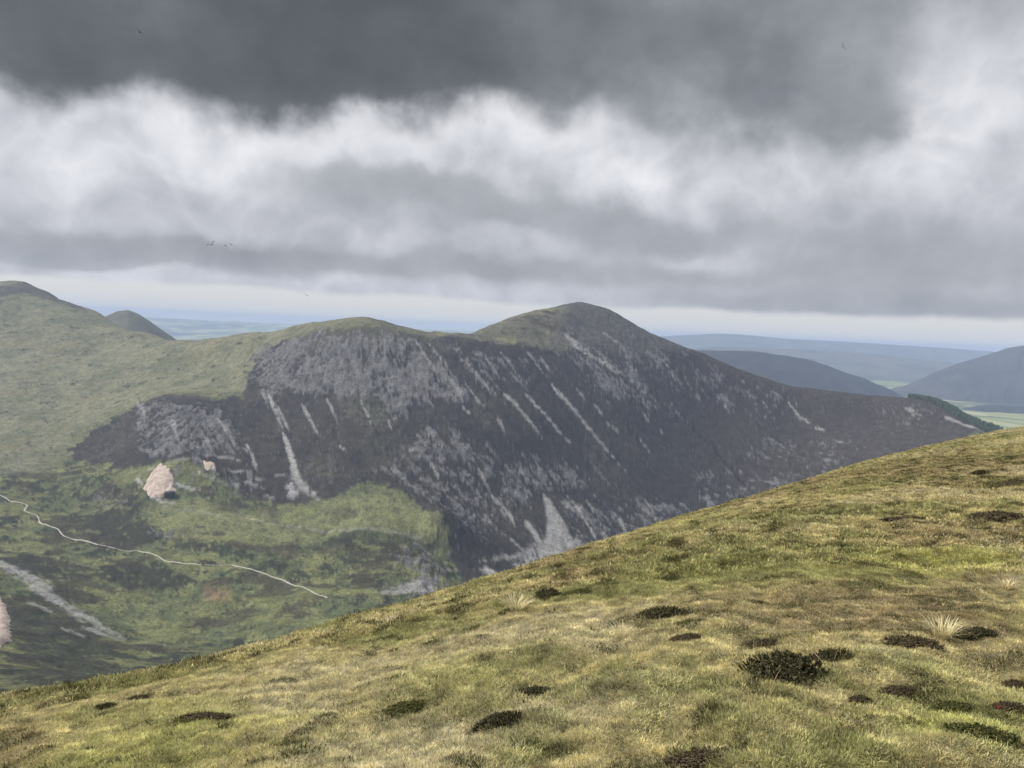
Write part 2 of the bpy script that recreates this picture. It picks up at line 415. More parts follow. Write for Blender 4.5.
scree = np.zeros(VX.shape, np.float32); brk = 0.8 * nC + 0.35 * fine + 0.3 * nB
SL_ = [  # pale runs of scree
 ([(503,394),(512,402),(524,415),(535,428),(545,442)], 4.5, 1.8, .9), ([(526,396),(545,415),(562,435),(578,449)], 3.6, 1.4, .95),
 ([(551,382),(556,390),(566,400),(580,418),(600,443),(620,466),(632,478)], 3.6, 1.4, .95),
 ([(565,335),(575,345),(590,356),(605,365),(620,374),(640,387)], 9, 2.0, .75), ([(585,352),(610,370),(625,380)], 3, 1.5, .7),
 ([(458,350),(470,368),(485,385),(495,400)], 6, 2, .6), ([(456,387),(464,396)], 2, 1.5, .8), ([(466,385),(477,400),(487,409)], 2, 1.2, .7),
 ([(463,407),(471,413)], 3, 1.5, .9), ([(498,418),(501,424),(508,437)], 3, 2, .7), ([(594,404),(604,418)], 3, 1.4, .8), ([(605,424),(616,430),(622,437)], 3, 1.6, .8),
 ([(283,434),(288,448),(292,460),(295,474),(299,490)], 2.6, 5, .95), ([(292,472),(305,488),(318,500)], 5, 6, .75), ([(290,480),(293,500)], 4, 7, .75),
 ([(268,396),(276,412),(283,430)], 3, 2, .75), ([(276,405),(286,425),(289,432)], 2, 2, .7), ([(302,405),(312,424),(314,434)], 2.4, 1.4, .75), ([(313,425),(318,436)], 1.4, 2, .7),
 ([(246,444),(252,456),(257,472)], 1.8, 2.4, .8), ([(217,418),(223,427),(228,438)], 3.0, 2, .85), ([(138,402),(143,412),(145,424)], 3.5, 3, .7),
 ([(338,446),(346,452)], 2.5, 1.5, .7), ([(388,420),(392,432)], 1.5, 1.5, .7), ([(492,497),(502,508),(509,515),(516,530)], 4, 2, .85), ([(500,512),(510,518)], 4, 2, .7),
 ([(567,497),(577,508),(588,525),(600,545)], 2.6, 1.6, .8), ([(562,503),(574,512)], 6, 6, .7), ([(586,500),(594,512),(600,518)], 2, 2, .7), ([(617,515),(624,528),(630,540)], 2.6, 2.6, .7),
 ([(600,525),(612,545)], 4, 4, .6), ([(575,505),(585,512)], 4, 3, .6), ([(628,512),(640,525)], 2, 2, .6), ([(525,522),(535,535),(545,552)], 4.5, 5, .85), ([(510,540),(530,556)], 2, 2, .7),
 ([(480,560),(520,555),(560,560)], 3, 4, .7), ([(645,415),(649,422)], 2, 2, .7), ([(660,430),(664,436)], 2, 1.6, .7), ([(722,402),(730,412)], 2, 1.5, .7), ([(763,402),(772,414)], 2, 1.5, .65),
 ([(788,402),(797,414),(803,421)], 1.6, 3, .85), ([(799,418),(811,423)], 4, 3, .8), ([(815,428),(826,431)], 3, 3, .8), ([(695,395),(703,402)], 3, 2, .6), ([(905,408),(922,417)], 5, 5, .6), ([(945,416),(985,432)], 5, 3, .6),
 ([(640,395),(650,410)], 1.6, 1.2, .6), ([(668,370),(676,382)], 1.6, 1.2, .6), ([(684,378),(690,386)], 1.6, 1.2, .6), ([(708,470),(716,478)], 2, 2, .5),
 ([(0,562),(15,572),(40,590),(70,610),(110,632),(125,640)], 6, 7, .74), ([(12,570),(38,582),(48,596)], 11, 6, .78), ([(30,604),(60,618)], 4, 3, .6), ([(62,628),(85,640)], 4, 3, .55), ([(85,628),(122,642)], 5, 4, .7),
 ([(384,594),(405,590),(420,588),(440,594)], 7, 8, .8), ([(398,586),(420,592),(432,596)], 6, 6, .75), ([(368,590),(384,586)], 3, 3, .6), ([(487,567),(493,577)], 7, 7, .95),
 ([(205,457),(232,459),(248,465)], 1.0, 1.0, .7), ([(165,462),(200,461)], 1.2, 1.2, .6), ([(195,472),(230,486),(262,478),(300,470)], 1.4, 1.2, .6), ([(170,474),(200,473),(215,471)], 1.5, 1.5, .6), ([(225,470),(258,474)], 1.2, 1.4, .7), ([(250,483),(262,482)], 4, 4, .6), ([(265,494),(276,500)], 4, 4, .5),
 ([(230,517),(280,525),(350,530),(430,534)], 1.5, 1.2, .35), ([(155,505),(200,512),(245,528)], 1.5, 1.5, .35),
 ([(480,352),(492,366),(500,378)], 3, 1.6, .6), ([(500,352),(512,368),(524,384)], 2.4, 1.4, .6), ([(528,352),(540,368),(548,378)], 3.5, 1.6, .66), ([(540,356),(552,374)], 2.4, 1.4, .6), ([(430,345),(445,364),(455,380)], 3.5, 2, .6),
 ([(415,340),(428,360),(438,378)], 3, 2, .6), ([(447,374),(458,392),(466,408)], 2.4, 1.4, .62), ([(610,376),(622,390),(630,400)], 2.2, 1.2, .62), ([(655,352),(668,366),(678,378)], 2, 1.2, .58), ([(600,330),(622,348),(640,362)], 2.4, 1.4, .55),
 ([(576,388),(586,402)], 2, 1.2, .7), ([(640,440),(652,456)], 2, 1.4, .7), ([(675,410),(684,422)], 2, 1.4, .65), ([(645,500),(655,516)], 2.4, 2, .7), ([(520,470),(532,486)], 2.2, 1.6, .7), ([(478,470),(488,488),(494,500)], 2.4, 1.6, .7),
 ([(430,462),(440,480)], 2.4, 2, .7), ([(360,400),(368,416),(372,428)], 2, 1.4, .7), ([(326,398),(334,414),(338,424)], 2, 1.4, .7), ([(262,392),(268,408)], 2.6, 2, .7), ([(230,436),(236,450)], 2, 1.6, .7), ([(205,436),(210,452)], 2.4, 1.6, .7), ([(172,420),(178,440)], 3, 2.4, .7),
 ([(143,484),(136,478),(148,470),(158,463)], 1.4, 1.4, .85), ([(172,480),(186,488),(205,494)], 2.2, 1.8, .85), ([(150,497),(163,502),(178,503)], 2.6, 1.6, .85),
]
for pts, w0, w1, a in SL_:
    scree = np.maximum(scree, streak(pts, max(2.8, w0 * 1.6), max(2.4, w1 * 1.6)) * a * (1 if a > .8 or max(w0, w1) < 1.6 else sstep(-0.26, -0.02, brk + (a - 0.60) * 0.9)))
fan = region([(543,494),(549,500),(556,510),(565,525),(575,546),(577,553),(560,558),(540,560),(536,550),(546,540),(547,520)], 4, False)
scree = np.maximum(scree, fan * 0.9)
scree = np.maximum(scree, region([(522,552),(545,540),(580,540),(590,552),(560,566),(515,566)], 10) * 0.75 * sstep(-0.3, 0.1, brk + 0.1))
scree *= 0.86 + 0.14 * sstep(-0.4, 0.3, nC)
sc_col = np.zeros_like(cov); sc_col[:] = (0.36, 0.355, 0.345)
sc_col = blend(sc_col, sstep(0.0, 0.5, nC), (0.28, 0.275, 0.27))
cov = cov * (1 - scree[..., None]) + sc_col * scree[..., None]
# greenish vein in the first run, dark gully to the right
cov = blend(cov, streak([(512,404),(526,420),(538,436)], 1.6, 0.9) * 0.6, (0.2, 0.21, 0.09))
gul = streak([(690,424),(715,446),(735,470),(762,499)], 5, 6)
cov = blend(cov, gul * 0.9, (0.03, 0.03, 0.025))
gul2 = streak([(145,424),(147,440),(147,455)], 4, 2); gul3 = streak([(122,378),(128,386),(140,395),(145,424)], 3, 4)

# ---- relief
amp = 1.0 + 3.2 * rock + 0.8 * (1 - face) * (1 - up)
crest = sstep(0, 60, np.abs(0.0 * VX) + 60)
H = H0 + nB * 5.0 * amp * 0.55 * (1 - 0.5 * face) + nC * 1.4 * amp * 0.6 * (1 - 0.75 * face) + nA * 6 * (1 - up * 0.4)
H -= ((np.abs(st3) - 0.35) * 3.0 * face + np.maximum(st2, 0) * 2.0 * face * (0.4 + rock)) * (1 - scree)
H += (b1 * 2.5 + b2 * 1.2) * rock * face * (1 - scree)
H += (1 - np.abs(fbm(VX / 34, VY / 34, 91, 4)) * 3) * 4.5 * rock
H -= gul * 8 + gul2 * 3 + gul3 * 3
H += fine * 0.7 * (0.3 + rock)
near = sstep(560, 420, RR)
H = H * (1 - near) + (H0 - 2) * near

# heaps (separate meshes) are set on this surface later
def h_final(X, Y):
    X = np.asarray(X, float); Y = np.asarray(Y, float)
    r = np.hypot(X, Y); a = np.arctan2(X, Y)
    fi = np.clip(np.interp(r, rr, np.arange(NR)), 0, NR - 1.001); fj = np.clip((a - az[0]) / (az[1] - az[0]), 0, NAZ - 1.001)
    i = fi.astype(int); j = fj.astype(int); u = fi - i; v = fj - j
    return (H[i, j] * (1 - u) + H[i + 1, j] * u) * (1 - v) + (H[i, j + 1] * (1 - u) + H[i + 1, j + 1] * u) * v

terr = link_mesh('mountain_terrain', np.stack([VX, VY, H], -1).reshape(-1, 3), grid_faces(NR, NAZ)[:, ::-1], terrain_material(),
                 colors={'cover': cov.reshape(-1, 3)}, floats={'rock': rock.reshape(-1)})
tag(terr, 'heather and scree covered mountains round a green valley', kind='structure')

# ================================================================== PATH, SPOIL, SHED
def plain_mat(name, c1, c2, scale, bs=0.6, bd=0.3):
    m, t, b = material(name); co = obj_coord(t)
    nz = t.noise(co, scale, 6, 0.65).outputs['Fac']
    t.l.new(t.mix(t.rng(nz, 0.3, 0.7), (*c1, 1), (*c2, 1)), b.inputs['Base Color'])
    bump(t, b, nz, bs, bd); return m

M_path = plain_mat('path_gravel', (0.30, 0.285, 0.25), (0.44, 0.42, 0.37), 0.3)
def strip(pts, half):
    g = hit([p[0] for p in pts], [p[1] for p in pts], h_final)[:, :2]
    L = np.r_[0, np.cumsum(np.hypot(*np.diff(g, axis=0).T))]
    t = np.arange(0, L[-1], 3.0)
    x = np.interp(t, L, g[:, 0]); y = np.interp(t, L, g[:, 1])
    for _ in range(3):
        x[1:-1] = (x[:-2] + x[1:-1] * 2 + x[2:]) / 4; y[1:-1] = (y[:-2] + y[1:-1] * 2 + y[2:]) / 4
    tx, ty = np.gradient(x), np.gradient(y); l = np.hypot(tx, ty); nx, ny = -ty / l, tx / l
    w = half * (0.85 + 0.55 * perlin(t / 14, t * 0, 3) + 0.4 * perlin(t / 60, t * 0, 5))
    V = []
    for k in (-1, -0.33, 0.33, 1):
        X = x + nx * w * k; Y = y + ny * w * k
        V.append(np.stack([X, Y, h_final(X, Y) + (0.9 if abs(k) < 1 else 0.1)], -1))
    V = np.stack(V, 1)
    return V.reshape(-1, 3), grid_faces(len(t), 4)
vs, fs, off = [], [], 0
for pts, w in (([(-12,492),(0,495),(6,498),(9,501),(28,505),(24,511),(38,516),(40,523),(58,529),(63,536),(90,542),(99,545)], 1.7), ([(99,545),(108,547)], 0.6), ([(108,547),(117,549)], 1.2), ([(117,549),(138,551)], 0.6), ([(138,551),(155,555),(168,562),(202,565)], 1.4), ([(205,565),(232,565)], 0.7), ([(232,565),(250,569),(280,579),(305,588),(328,598)], 1.6)):
    v, f = strip(pts, w); vs.append(v); fs.append(f + off); off += len(v)
tag(link_mesh('path', np.concatenate(vs), np.concatenate(fs), M_path), 'pale gravel track winding across the green valley floor', kind='structure')

M_pink = plain_mat('spoil_pink', (0.36, 0.285, 0.24), (0.56, 0.47, 0.41), 0.16, 0.8, 1.6)
M_cream = plain_mat('spoil_cream', (0.36, 0.30, 0.24), (0.54, 0.46, 0.39), 0.2, 0.8, 1.4)
def heap(pts, height, mat, label, N=70):
    g = hit([p[0] for p in pts], [p[1] for p in pts], h_final)[:, :2]
    c = g.mean(0); lo, hi = g.min(0), g.max(0)
    X, Y = np.meshgrid(np.linspace(lo[0] - 2, hi[0] + 2, N), np.linspace(lo[1] - 2, hi[1] + 2, N), indexing='ij')
    wx = X + 6.0 * fbm(X / 13, Y / 13, 5, 3); wy = Y + 6.0 * fbm(X / 13, Y / 13, 6, 3)
    ins = np.zeros(X.shape, bool); dist = np.full(X.shape, 1e9)
    for i in range(len(g)):
        (x1, y1), (x2, y2) = g[i], g[(i + 1) % len(g)]
        ins ^= ((y1 > wy) != (y2 > wy)) & (wx < (x2 - x1) * (wy - y1) / (y2 - y1 + 1e-12) + x1)
        t = np.clip(((wx - x1) * (x2 - x1) + (wy - y1) * (y2 - y1)) / ((x2 - x1) ** 2 + (y2 - y1) ** 2), 0, 1)
        dist = np.minimum(dist, np.hypot(wx - x1 - t * (x2 - x1), wy - y1 - t * (y2 - y1)))
    sd = np.where(ins, dist, -dist)
    Z = h_final(X, Y) + np.clip(sd * 0.55, -3, height) + np.where(ins, 0.7, 0) + (2.0 * fbm(X / 12, Y / 16, 8, 3) - 1.0 * np.abs(fbm(X / 7, Y / 20, 18, 2))) * sstep(0, 4, sd)
    f = grid_faces(N, N); keep = (sd.ravel()[f] > -2.5).any(1)
    ids = np.unique(f[keep]); re = -np.ones(N * N, int); re[ids] = np.arange(len(ids))
    V = np.stack([X, Y, Z], -1).reshape(-1, 3)[ids]
    o0 = np.array([c[0], c[1], V[:, 2].min()])
    o = link_mesh('spoil_heap', V - o0, re[f[keep]], mat); o.location = o0
    return tag(o, label, 'spoil heap', 'mine spoil heaps')
heap([(160,464),(166,467),(172,475),(177,490),(173,493),(163,497),(152,498),(143,489),(147,480),(153,471)], 3.2, M_pink, 'large pink pointed spoil heap at the foot of the dark crag')
heap([(203,461),(209,462),(215,464),(216,471),(207,471)], 1.8, M_cream, 'small cream spoil heap to the right of the large pink heap', 40)
heap([(-14,592),(0,597),(5,606),(9,622),(10,640),(0,646),(-14,650)], 3.5, M_pink, 'pinkish bare spoil bank beside the dark grey scree, at the left edge')

M_shed = plain_mat('shed_wall', (0.045, 0.05, 0.04), (0.06, 0.062, 0.05), 0.6)
M_roof = plain_mat('shed_roof', (0.05, 0.052, 0.055), (0.075, 0.07, 0.07), 0.5)
M_rust = plain_mat('rust', (0.16, 0.07, 0.05), (0.11, 0.06, 0.045), 0.8)
g = hit([169.5], [496], h_final)[0]
shed = bpy.data.objects.new('mine_shed', None); COL.objects.link(shed); shed.location = g; shed.rotation_euler = (0, 0, 0.25)
tag(shed, 'dark shed with a low pitched roof at the foot of the pink spoil heap', 'shed')
hw, hd, hh, hr = 8.5, 6.0, 6.5, 9.5
V = [(-hw,-hd,-4),(hw,-hd,-4),(hw,hd,-4),(-hw,hd,-4),(-hw,-hd,hh),(hw,-hd,hh),(hw,hd,hh),(-hw,hd,hh)]
link_mesh('wall', V, [(0,1,5,4),(1,2,6,5),(2,3,7,6),(3,0,4,7)], M_shed, False, parent=shed)
V = [(-hw-.4,-hd-.5,hh-.1),(hw+.4,-hd-.5,hh-.1),(hw+.4,0,hr),(-hw-.4,0,hr),(-hw-.4,hd+.5,hh-.1),(hw+.4,hd+.5,hh-.1)]
V2 = V + [(x, y, z - .35) for x, y, z in V]
link_mesh('roof', V2, [(0,1,2,3),(3,2,5,4),(6,9,8,7),(9,10,11,8),(0,6,7,1),(4,5,11,10),(0,3,9,6),(3,4,10,9),(1,7,8,2),(2,8,11,5)], M_roof, False, parent=shed)
V = [(-7,-hd-.12,0),(-3,-hd-.12,0),(-3,-hd-.12,4.5),(-7,-hd-.12,4.5),(-7,-hd-.02,0),(-3,-hd-.02,0),(-3,-hd-.02,4.5),(-7,-hd-.02,4.5)]
link_mesh('door', V, [(0,1,2,3),(4,7,6,5),(0,3,7,4),(1,5,6,2),(3,2,6,7),(0,4,5,1)], M_rust, False, parent=shed)

# ================================================================== CONIFER FOREST on the shoulder
def conifers():
    line = np.array([(908,398.5),(920,399.5),(930,401),(940,404),(950,407),(962,413),(975,420),(988,427),(1000,433),(1012,441)], float)
    V, Fc = [], []; off = 0
    ring = np.arange(5) * 2 * math.pi / 5
    base = at_depth(line[:, 0], line[:, 1], np.interp(line[:, 0], [905, 930, 950, 975, 995, 1015], [2180, 2140, 2090, 1990, 1900, 1850]))[:, :2]
    for k in range(2600):
        t = rng.random() * (len(base) - 1); i = int(t); p = base[i] * (1 - t + i) + base[i + 1] * (t - i)
        frac = t / (len(base) - 1)
        dr = rng.uniform(-75, 90) * (0.08 + 0.92 * min(1, frac * 1.8)); d = p / np.hypot(*p)
        p = p + d * dr
        z = float(h_final(p[0], p[1])); hgt = rng.uniform(8, 14); rad = hgt * rng.uniform(.2, .28)
        a = rng.random() * 6
        for z0, z1, r in ((.1, .55, 1), (.4, 1.0, .68)):
            q = np.c_[p[0] + np.cos(ring + a) * rad * r, p[1] + np.sin(ring + a) * rad * r, np.full(5, z + hgt * z0)]
            V.append(q); V.append([[p[0], p[1], z + hgt * z1]])
            for j in range(5): Fc.append((off + j, off + (j + 1) % 5, off + 5))
            off += 6
    m = plain_mat('conifer', (0.026, 0.040, 0.030), (0.050, 0.068, 0.046), 0.15)
    tag(link_mesh('conifer_forest', np.concatenate([np.asarray(v, float) for v in V]), Fc, m, False), 'dark conifer plantation along the far end of the ridge', kind='stuff')
conifers()

# ================================================================== DISTANT LAND
BASE = -500.0
def plain_material():
    m, t, b = material('lowland'); co = obj_coord(t)
    mp = t.new('ShaderNodeMapping'); mp.inputs['Scale'].default_value = (1, 0.6, 1); t.l.new(co, mp.inputs[0])
    v = t.new('ShaderNodeTexVoronoi'); v.inputs['Scale'].default_value = 1 / 260; t.l.new(mp.outputs[0], v.inputs['Vector'])
    sep = t.new('ShaderNodeSeparateColor'); t.l.new(v.outputs['Color'], sep.inputs[0])
    c = t.ramp(sep.outputs[0], [(0, (0.07, 0.10, 0.04)), (0.35, (0.14, 0.19, 0.06)), (0.6, (0.30, 0.30, 0.13)), (0.8, (0.40, 0.38, 0.22)), (1, (0.16, 0.22, 0.07))])
    w = t.noise(co, 1 / 1500, 5, 0.6).outputs['Fac']
    c = t.mix(t.rng(w, 0.5, 0.6), c, (0.03, 0.045, 0.025, 1))
    t.l.new(c, b.inputs['Base Color']); return m
ys = np.geomspace(2600, 24000, 120); xs = np.linspace(-1.15, 1.15, 160)
YY, UU = np.meshgrid(ys, xs, indexing='ij'); XX = YY * UU
ZZ = BASE + 18 * fbm(XX / 1500, YY / 1500, 4, 3) + sstep(14500, 23500, YY) * (360 + 90 * fbm(XX / 4200, YY / 2500, 14, 3))
tag(link_mesh('ground', np.stack([XX, YY, ZZ], -1).reshape(-1, 3), grid_faces(*XX.shape)[:, ::-1], plain_material()), 'far lowland of fields and woods fading into haze', kind='structure')

def ridge_hill(name, label, sky, D, wf, wb, mat, seed, rough=14):
    """a hill range whose crest passes through the given skyline at distance D"""
    sky = np.array(sky, float); p = at_depth(sky[:, 0], sky[:, 1], sky[:, 2] if sky.shape[1] > 2 else np.full(len(sky), D))
    x = np.linspace(p[0, 0], p[-1, 0], 260)
    cz = np.interp(x, p[:, 0], p[:, 2]); cy = np.interp(x, p[:, 0], p[:, 1])
    k = np.ones(5) / 5; cz = np.convolve(np.pad(cz, 2, 'edge'), k, 'valid') + 14 * rough / 14 * fbm(x / (D * .045), x * 0 + seed, seed, 4)
    v = np.linspace(-1, 1, 121)
    X = np.repeat(x[None], len(v), 0); Y = cy[None] + np.where(v < 0, v * wf, v * wb)[:, None]
    prof = 1 - np.abs(v) ** 1.3
    prof = prof[:, None] * np.ones_like(X)
    Z = (BASE - 60) + (cz[None] - BASE + 60) * prof
    s_ = max(wf, 400)
    Z += (fbm(X / (s_ * .5), Y / (s_ * .5), seed, 5) * rough * 2.5 - np.abs(fbm(X / (s_ * .3), Y / (s_ * .6), seed + 7, 3)) * rough * 3) * sstep(0.0, 0.25, np.abs(v))[:, None]
    X = X * (Y / cy[None])
    o = link_mesh(name, np.stack([X, Y, Z], -1).reshape(-1, 3), grid_faces(*X.shape)[:, ::-1], mat)
    return tag(o, label, kind='structure')
M_hill = plain_mat('far_moor', (0.032, 0.032, 0.030), (0.062, 0.060, 0.044), 1 / 350)
M_for = plain_mat('far_forest', (0.016, 0.020, 0.019), (0.034, 0.036, 0.030), 1 / 250)
M_pale = plain_mat('far_farmland', (0.05, 0.06, 0.04), (0.13, 0.13, 0.085), 1 / 500)
M_peak = plain_mat('fell_grass', (0.075, 0.078, 0.055), (0.11, 0.11, 0.07), 1 / 60)
ridge_hill('hill', 'grey pointed peak behind the col', [(60,345),(95,322),(108,315),(116,311.5),(128,310),(138,313.5),(150,321),(165,332),(180,342),(200,354),(230,372)], 3900, 900, 900, M_peak, 3, 6)
ridge_hill('hills', 'dark wooded hill beyond the mountain ridge', [(560,392),(620,366),(665,354),(690,351),(720,350.5),(745,350.5),(770,353),(800,358),(830,366),(860,377),(890,389),(905,398),(940,412)], 6200, 1500, 1200, M_for, 11, 16)
ridge_hill('hills', 'broad blue hill across the wide valley', [(870,400),(890,391),(915,382),(935,372),(960,363),(985,355),(1005,349),(1030,344),(1080,334),(1150,322),(1250,318)], 8200, 1050, 1500, M_hill, 19, 18)
ridge_hill('hills', 'low wooded rise on the valley floor', [(935,416),(960,409),(985,405),(1005,405),(1030,408),(1060,414)], 6300, 350, 500, M_for, 29, 4)
ridge_hill('hills', 'pale distant hills on the horizon', [(560,340),(620,338),(670,336),(715,333.5),(740,334.5),(790,339),(850,342),(900,345),(960,349),(1010,353),(1100,360)], 17500, 3500, 2500, M_pale, 37, 12)
ridge_hill('hills', 'middle distance farmland ridge beyond the wooded hill', [(640,352),(720,347),(800,349),(870,354),(930,360),(1000,368)], 12500, 2200, 1500, M_pale, 43, 10)

# ================================================================== FOREGROUND HILLSIDE
# the brow of the hill as it is seen: direction and steepness of the line of sight that grazes it
sk_px = np.array([-200,-100,0,60,100,200,300,400,512,600,700,800,900,1024,1124,1224.]); sk_py = np.array([712,705,695,690,680,655,630,603,568,545,510,478,453,428,412,402.])
_d = ray(sk_px, sk_py); _hr = np.hypot(_d[:, 0], _d[:, 1])
sk_py = sk_py + np.interp(sk_px, [0, 1024], [6, 1]); _d = ray(sk_px, sk_py); _hr = np.hypot(_d[:, 0], _d[:, 1])
sk_s = _d[:, 0] / _hr; sk_t = _d[:, 2] / _hr
sk_fit = np.polyfit(sk_s, sk_t, 5)
def g_prof(X, Y):
    r = np.hypot(X, Y); sn = np.clip(X / np.maximum(r, 1e-6), sk_s[0], sk_s[-1]); cs_ = np.sqrt(1 - sn ** 2)
    t = np.polyval(sk_fit, sn)
    al = 0.075 * sn - 0.085 * cs_
    C = ((al - t) / 2) ** 2 / 1.6
    return r, al, C, np.sqrt(1.6 / C)
def g_base(X, Y):
    X = np.asarray(X, float); Y = np.asarray(Y, float)
    r, al, C, rc = g_prof(X, Y)
    C2 = 0.004; r1 = 1.25 * rc
    s1 = -al + 2 * C * r1                       # slope where the second, steeper curve sets in
    rs = np.where(s1 < 0.66, r1 + (0.66 - s1) / (2 * (C + C2)), (0.66 + al) / (2 * C))
    q = np.minimum(r, rs)
    z = -1.6 + al * q - C * q * q - C2 * np.maximum(q - r1, 0) ** 2
    return z - 0.66 * (r - q)
def g_hum(X, Y):
    return (0.09 * fbm(X / 2.2, Y / 2.2, 101, 3) + 0.085 * fbm(X / 0.50, Y / 0.50, 111, 3)) * sstep(0.6, 3.0, np.hypot(X, Y)) + 0.14 * fbm(X / 9, Y / 9, 121, 2) * sstep(4, 20, np.hypot(X, Y))
def h_fore(X, Y): return g_base(X, Y) + g_hum(X, Y)
def ghit(px, py):
    return hit(px, py, h_fore, 1.2, 120, 900)

# patches of different turf, placed on the ground
def patch(X, Y, px, py, wx, wy):
    c = ghit([px], [py])[0]; e = ghit([px + wx], [py])[0]; v1 = ghit([px], [py + wy])[0]
    sx = max(0.15, np.hypot(*(e - c)[:2])); sy = max(0.2, np.hypot(*(v1 - c)[:2]))
    return np.exp(-((X - c[0]) / sx) ** 2 - ((Y - c[1]) / sy) ** 2)
BRIGHT = [(930,562,130,14,.6),(970,722,60,14,1.0),(450,672,60,18,.5),(880,570,120,10,.5),(150,745,90,20,.5),(690,575,60,12,.4)]
GREEN = [(870,508,45,8,1.0),(800,520,50,8,.8),(90,690,60,8,.6),(470,685,90,20,.7),(370,745,70,20,.6),(850,745,80,18,.7),(600,590,60,10,.5),(980,700,50,12,.6),(770,520,50,10,.5)]
BROWN = [(900,470,120,22,.9),(960,540,90,10,.9),(830,600,150,22,.8),(690,545,60,8,.3),(720,500,60,6,.5),(940,615,110,16,.6),(1000,660,60,20,.5),(185,655,70,8,.7)]
PALE = [(420,750,90,26,1.2),(480,640,110,26,.6),(600,700,80,22,.8),(300,700,100,20,.4),(600,640,40,10,.6),(1000,760,70,14,.4)]
def turf(X, Y):
    """weights of straw, olive, bright, brown, pale grass"""
    n1 = fbm(X / 3.2, Y / 3.2, 201, 4); n2 = fbm(X / 1.1, Y / 1.1, 211, 3); n3 = fbm(X / 0.35, Y / 0.35, 221, 3)
    n4 = fbm(X / 5.5, Y / 5.5, 231, 3); n5 = fbm(X / 2.2, Y / 2.2, 241, 4)
    def S(L): 
        t = np.zeros(np.shape(X))
        for px, py, wx, wy, a in L: t = t + a * patch(X, Y, px, py, wx, wy)
        return t
    far = sstep(8, 30, np.hypot(X, Y))
    straw = np.ones(np.shape(X)) * 0.55
    olive = sstep(-0.1, 0.35, n1 + 0.6 * n2 + 0.5 * n3) * 1.0 + S(GREEN) * 0.9
    bright = sstep(0.15, 0.5, n4 + 0.4 * n2) * 0.4 + S(BRIGHT) * 1.2
    brown = sstep(0.08, 0.45, n5 + 0.4 * n3) * 0.7 + S(BROWN) * 0.9
    pale = sstep(0.1, 0.5, -n1 + 0.5 * n3 - 0.3 * n4) * 0.8 + S(PALE)
    w = np.stack([straw, olive, bright, brown, pale], -1) + 1e-3
    w = w ** 1.5
    return w / w.sum(-1, keepdims=True)
TCOL = np.array([(0.58, 0.51, 0.27), (0.285, 0.29, 0.120), (0.46, 0.465, 0.165), (0.38, 0.295, 0.17), (0.63, 0.565, 0.385)])

def fore_ground():
    NA, NQ = 720, 620
    a = np.radians(np.linspace(-52, 52, NA)); r = np.geomspace(4.2, 500, NQ)
    R, A_ = np.meshgrid(r, a, indexing='ij'); X = R * np.sin(A_); Y = R * np.cos(A_) - 4.6
    Z = h_fore(X, Y)
    w = turf(X, Y)
    c = (w @ TCOL) * 0.45
    m, t, b = material('turf'); co = obj_coord(t)
    at = t.new('ShaderNodeAttribute', attribute_name='cover').outputs['Color']
    n1 = t.noise(co, 9, 6, 0.7).outputs['Fac']; n2 = t.noise(co, 45, 4, 0.7).outputs['Fac']
    k = t.math('MULTIPLY', t.rng(n1, 0.3, 0.7, 0.55, 1.35, False), t.rng(n2, 0.3, 0.7, 0.6, 1.4, False))
    kk = t.new('ShaderNodeCombineColor')
    for i in range(3): t.l.new(k, kk.inputs[i])
    t.l.new(t.mix(1.0, at, kk.outputs[0], 'MULTIPLY'), b.inputs['Base Color'])
    bump(t, b, t.math('ADD', n1, t.math('MULTIPLY', n2, 0.5)), 0.8, 0.05)
    o = link_mesh('hillside', np.stack([X, Y, Z], -1).reshape(-1, 3), grid_faces(NQ, NA)[:, ::-1], m, colors={'cover': c.reshape(-1, 3)})
    tag(o, 'sunlit grassy slope falling away into the valley', kind='structure')
fore_ground()

# ---- grass
def blade_material(name, attr_type='INSTANCER', trans=0.35):
    m = bpy.data.materials.new(name); m.use_nodes = True; t = NT(m.node_tree)
    m.node_tree.nodes.remove(m.node_tree.nodes['Principled BSDF'])
    out = m.node_tree.nodes['Material Output']
    at = t.new('ShaderNodeAttribute', attribute_name='tint', attribute_type=attr_type).outputs['Color']
    vv = t.new('ShaderNodeAttribute', attribute_name='shade', attribute_type='GEOMETRY').outputs['Color']
    c = t.mix(1.0, at, vv, 'MULTIPLY')
    d = t.new('ShaderNodeBsdfDiffuse'); t.l.new(c, d.inputs[0])
    tr = t.new('ShaderNodeBsdfTranslucent'); t.l.new(c, tr.inputs[0])
    mx = t.new('ShaderNodeMixShader'); mx.inputs[0].default_value = trans
    t.l.new(d.outputs[0], mx.inputs[1]); t.l.new(tr.outputs[0], mx.inputs[2]); t.l.new(mx.outputs[0], out.inputs[0])
    return m
M_blade = blade_material('grass_blade')

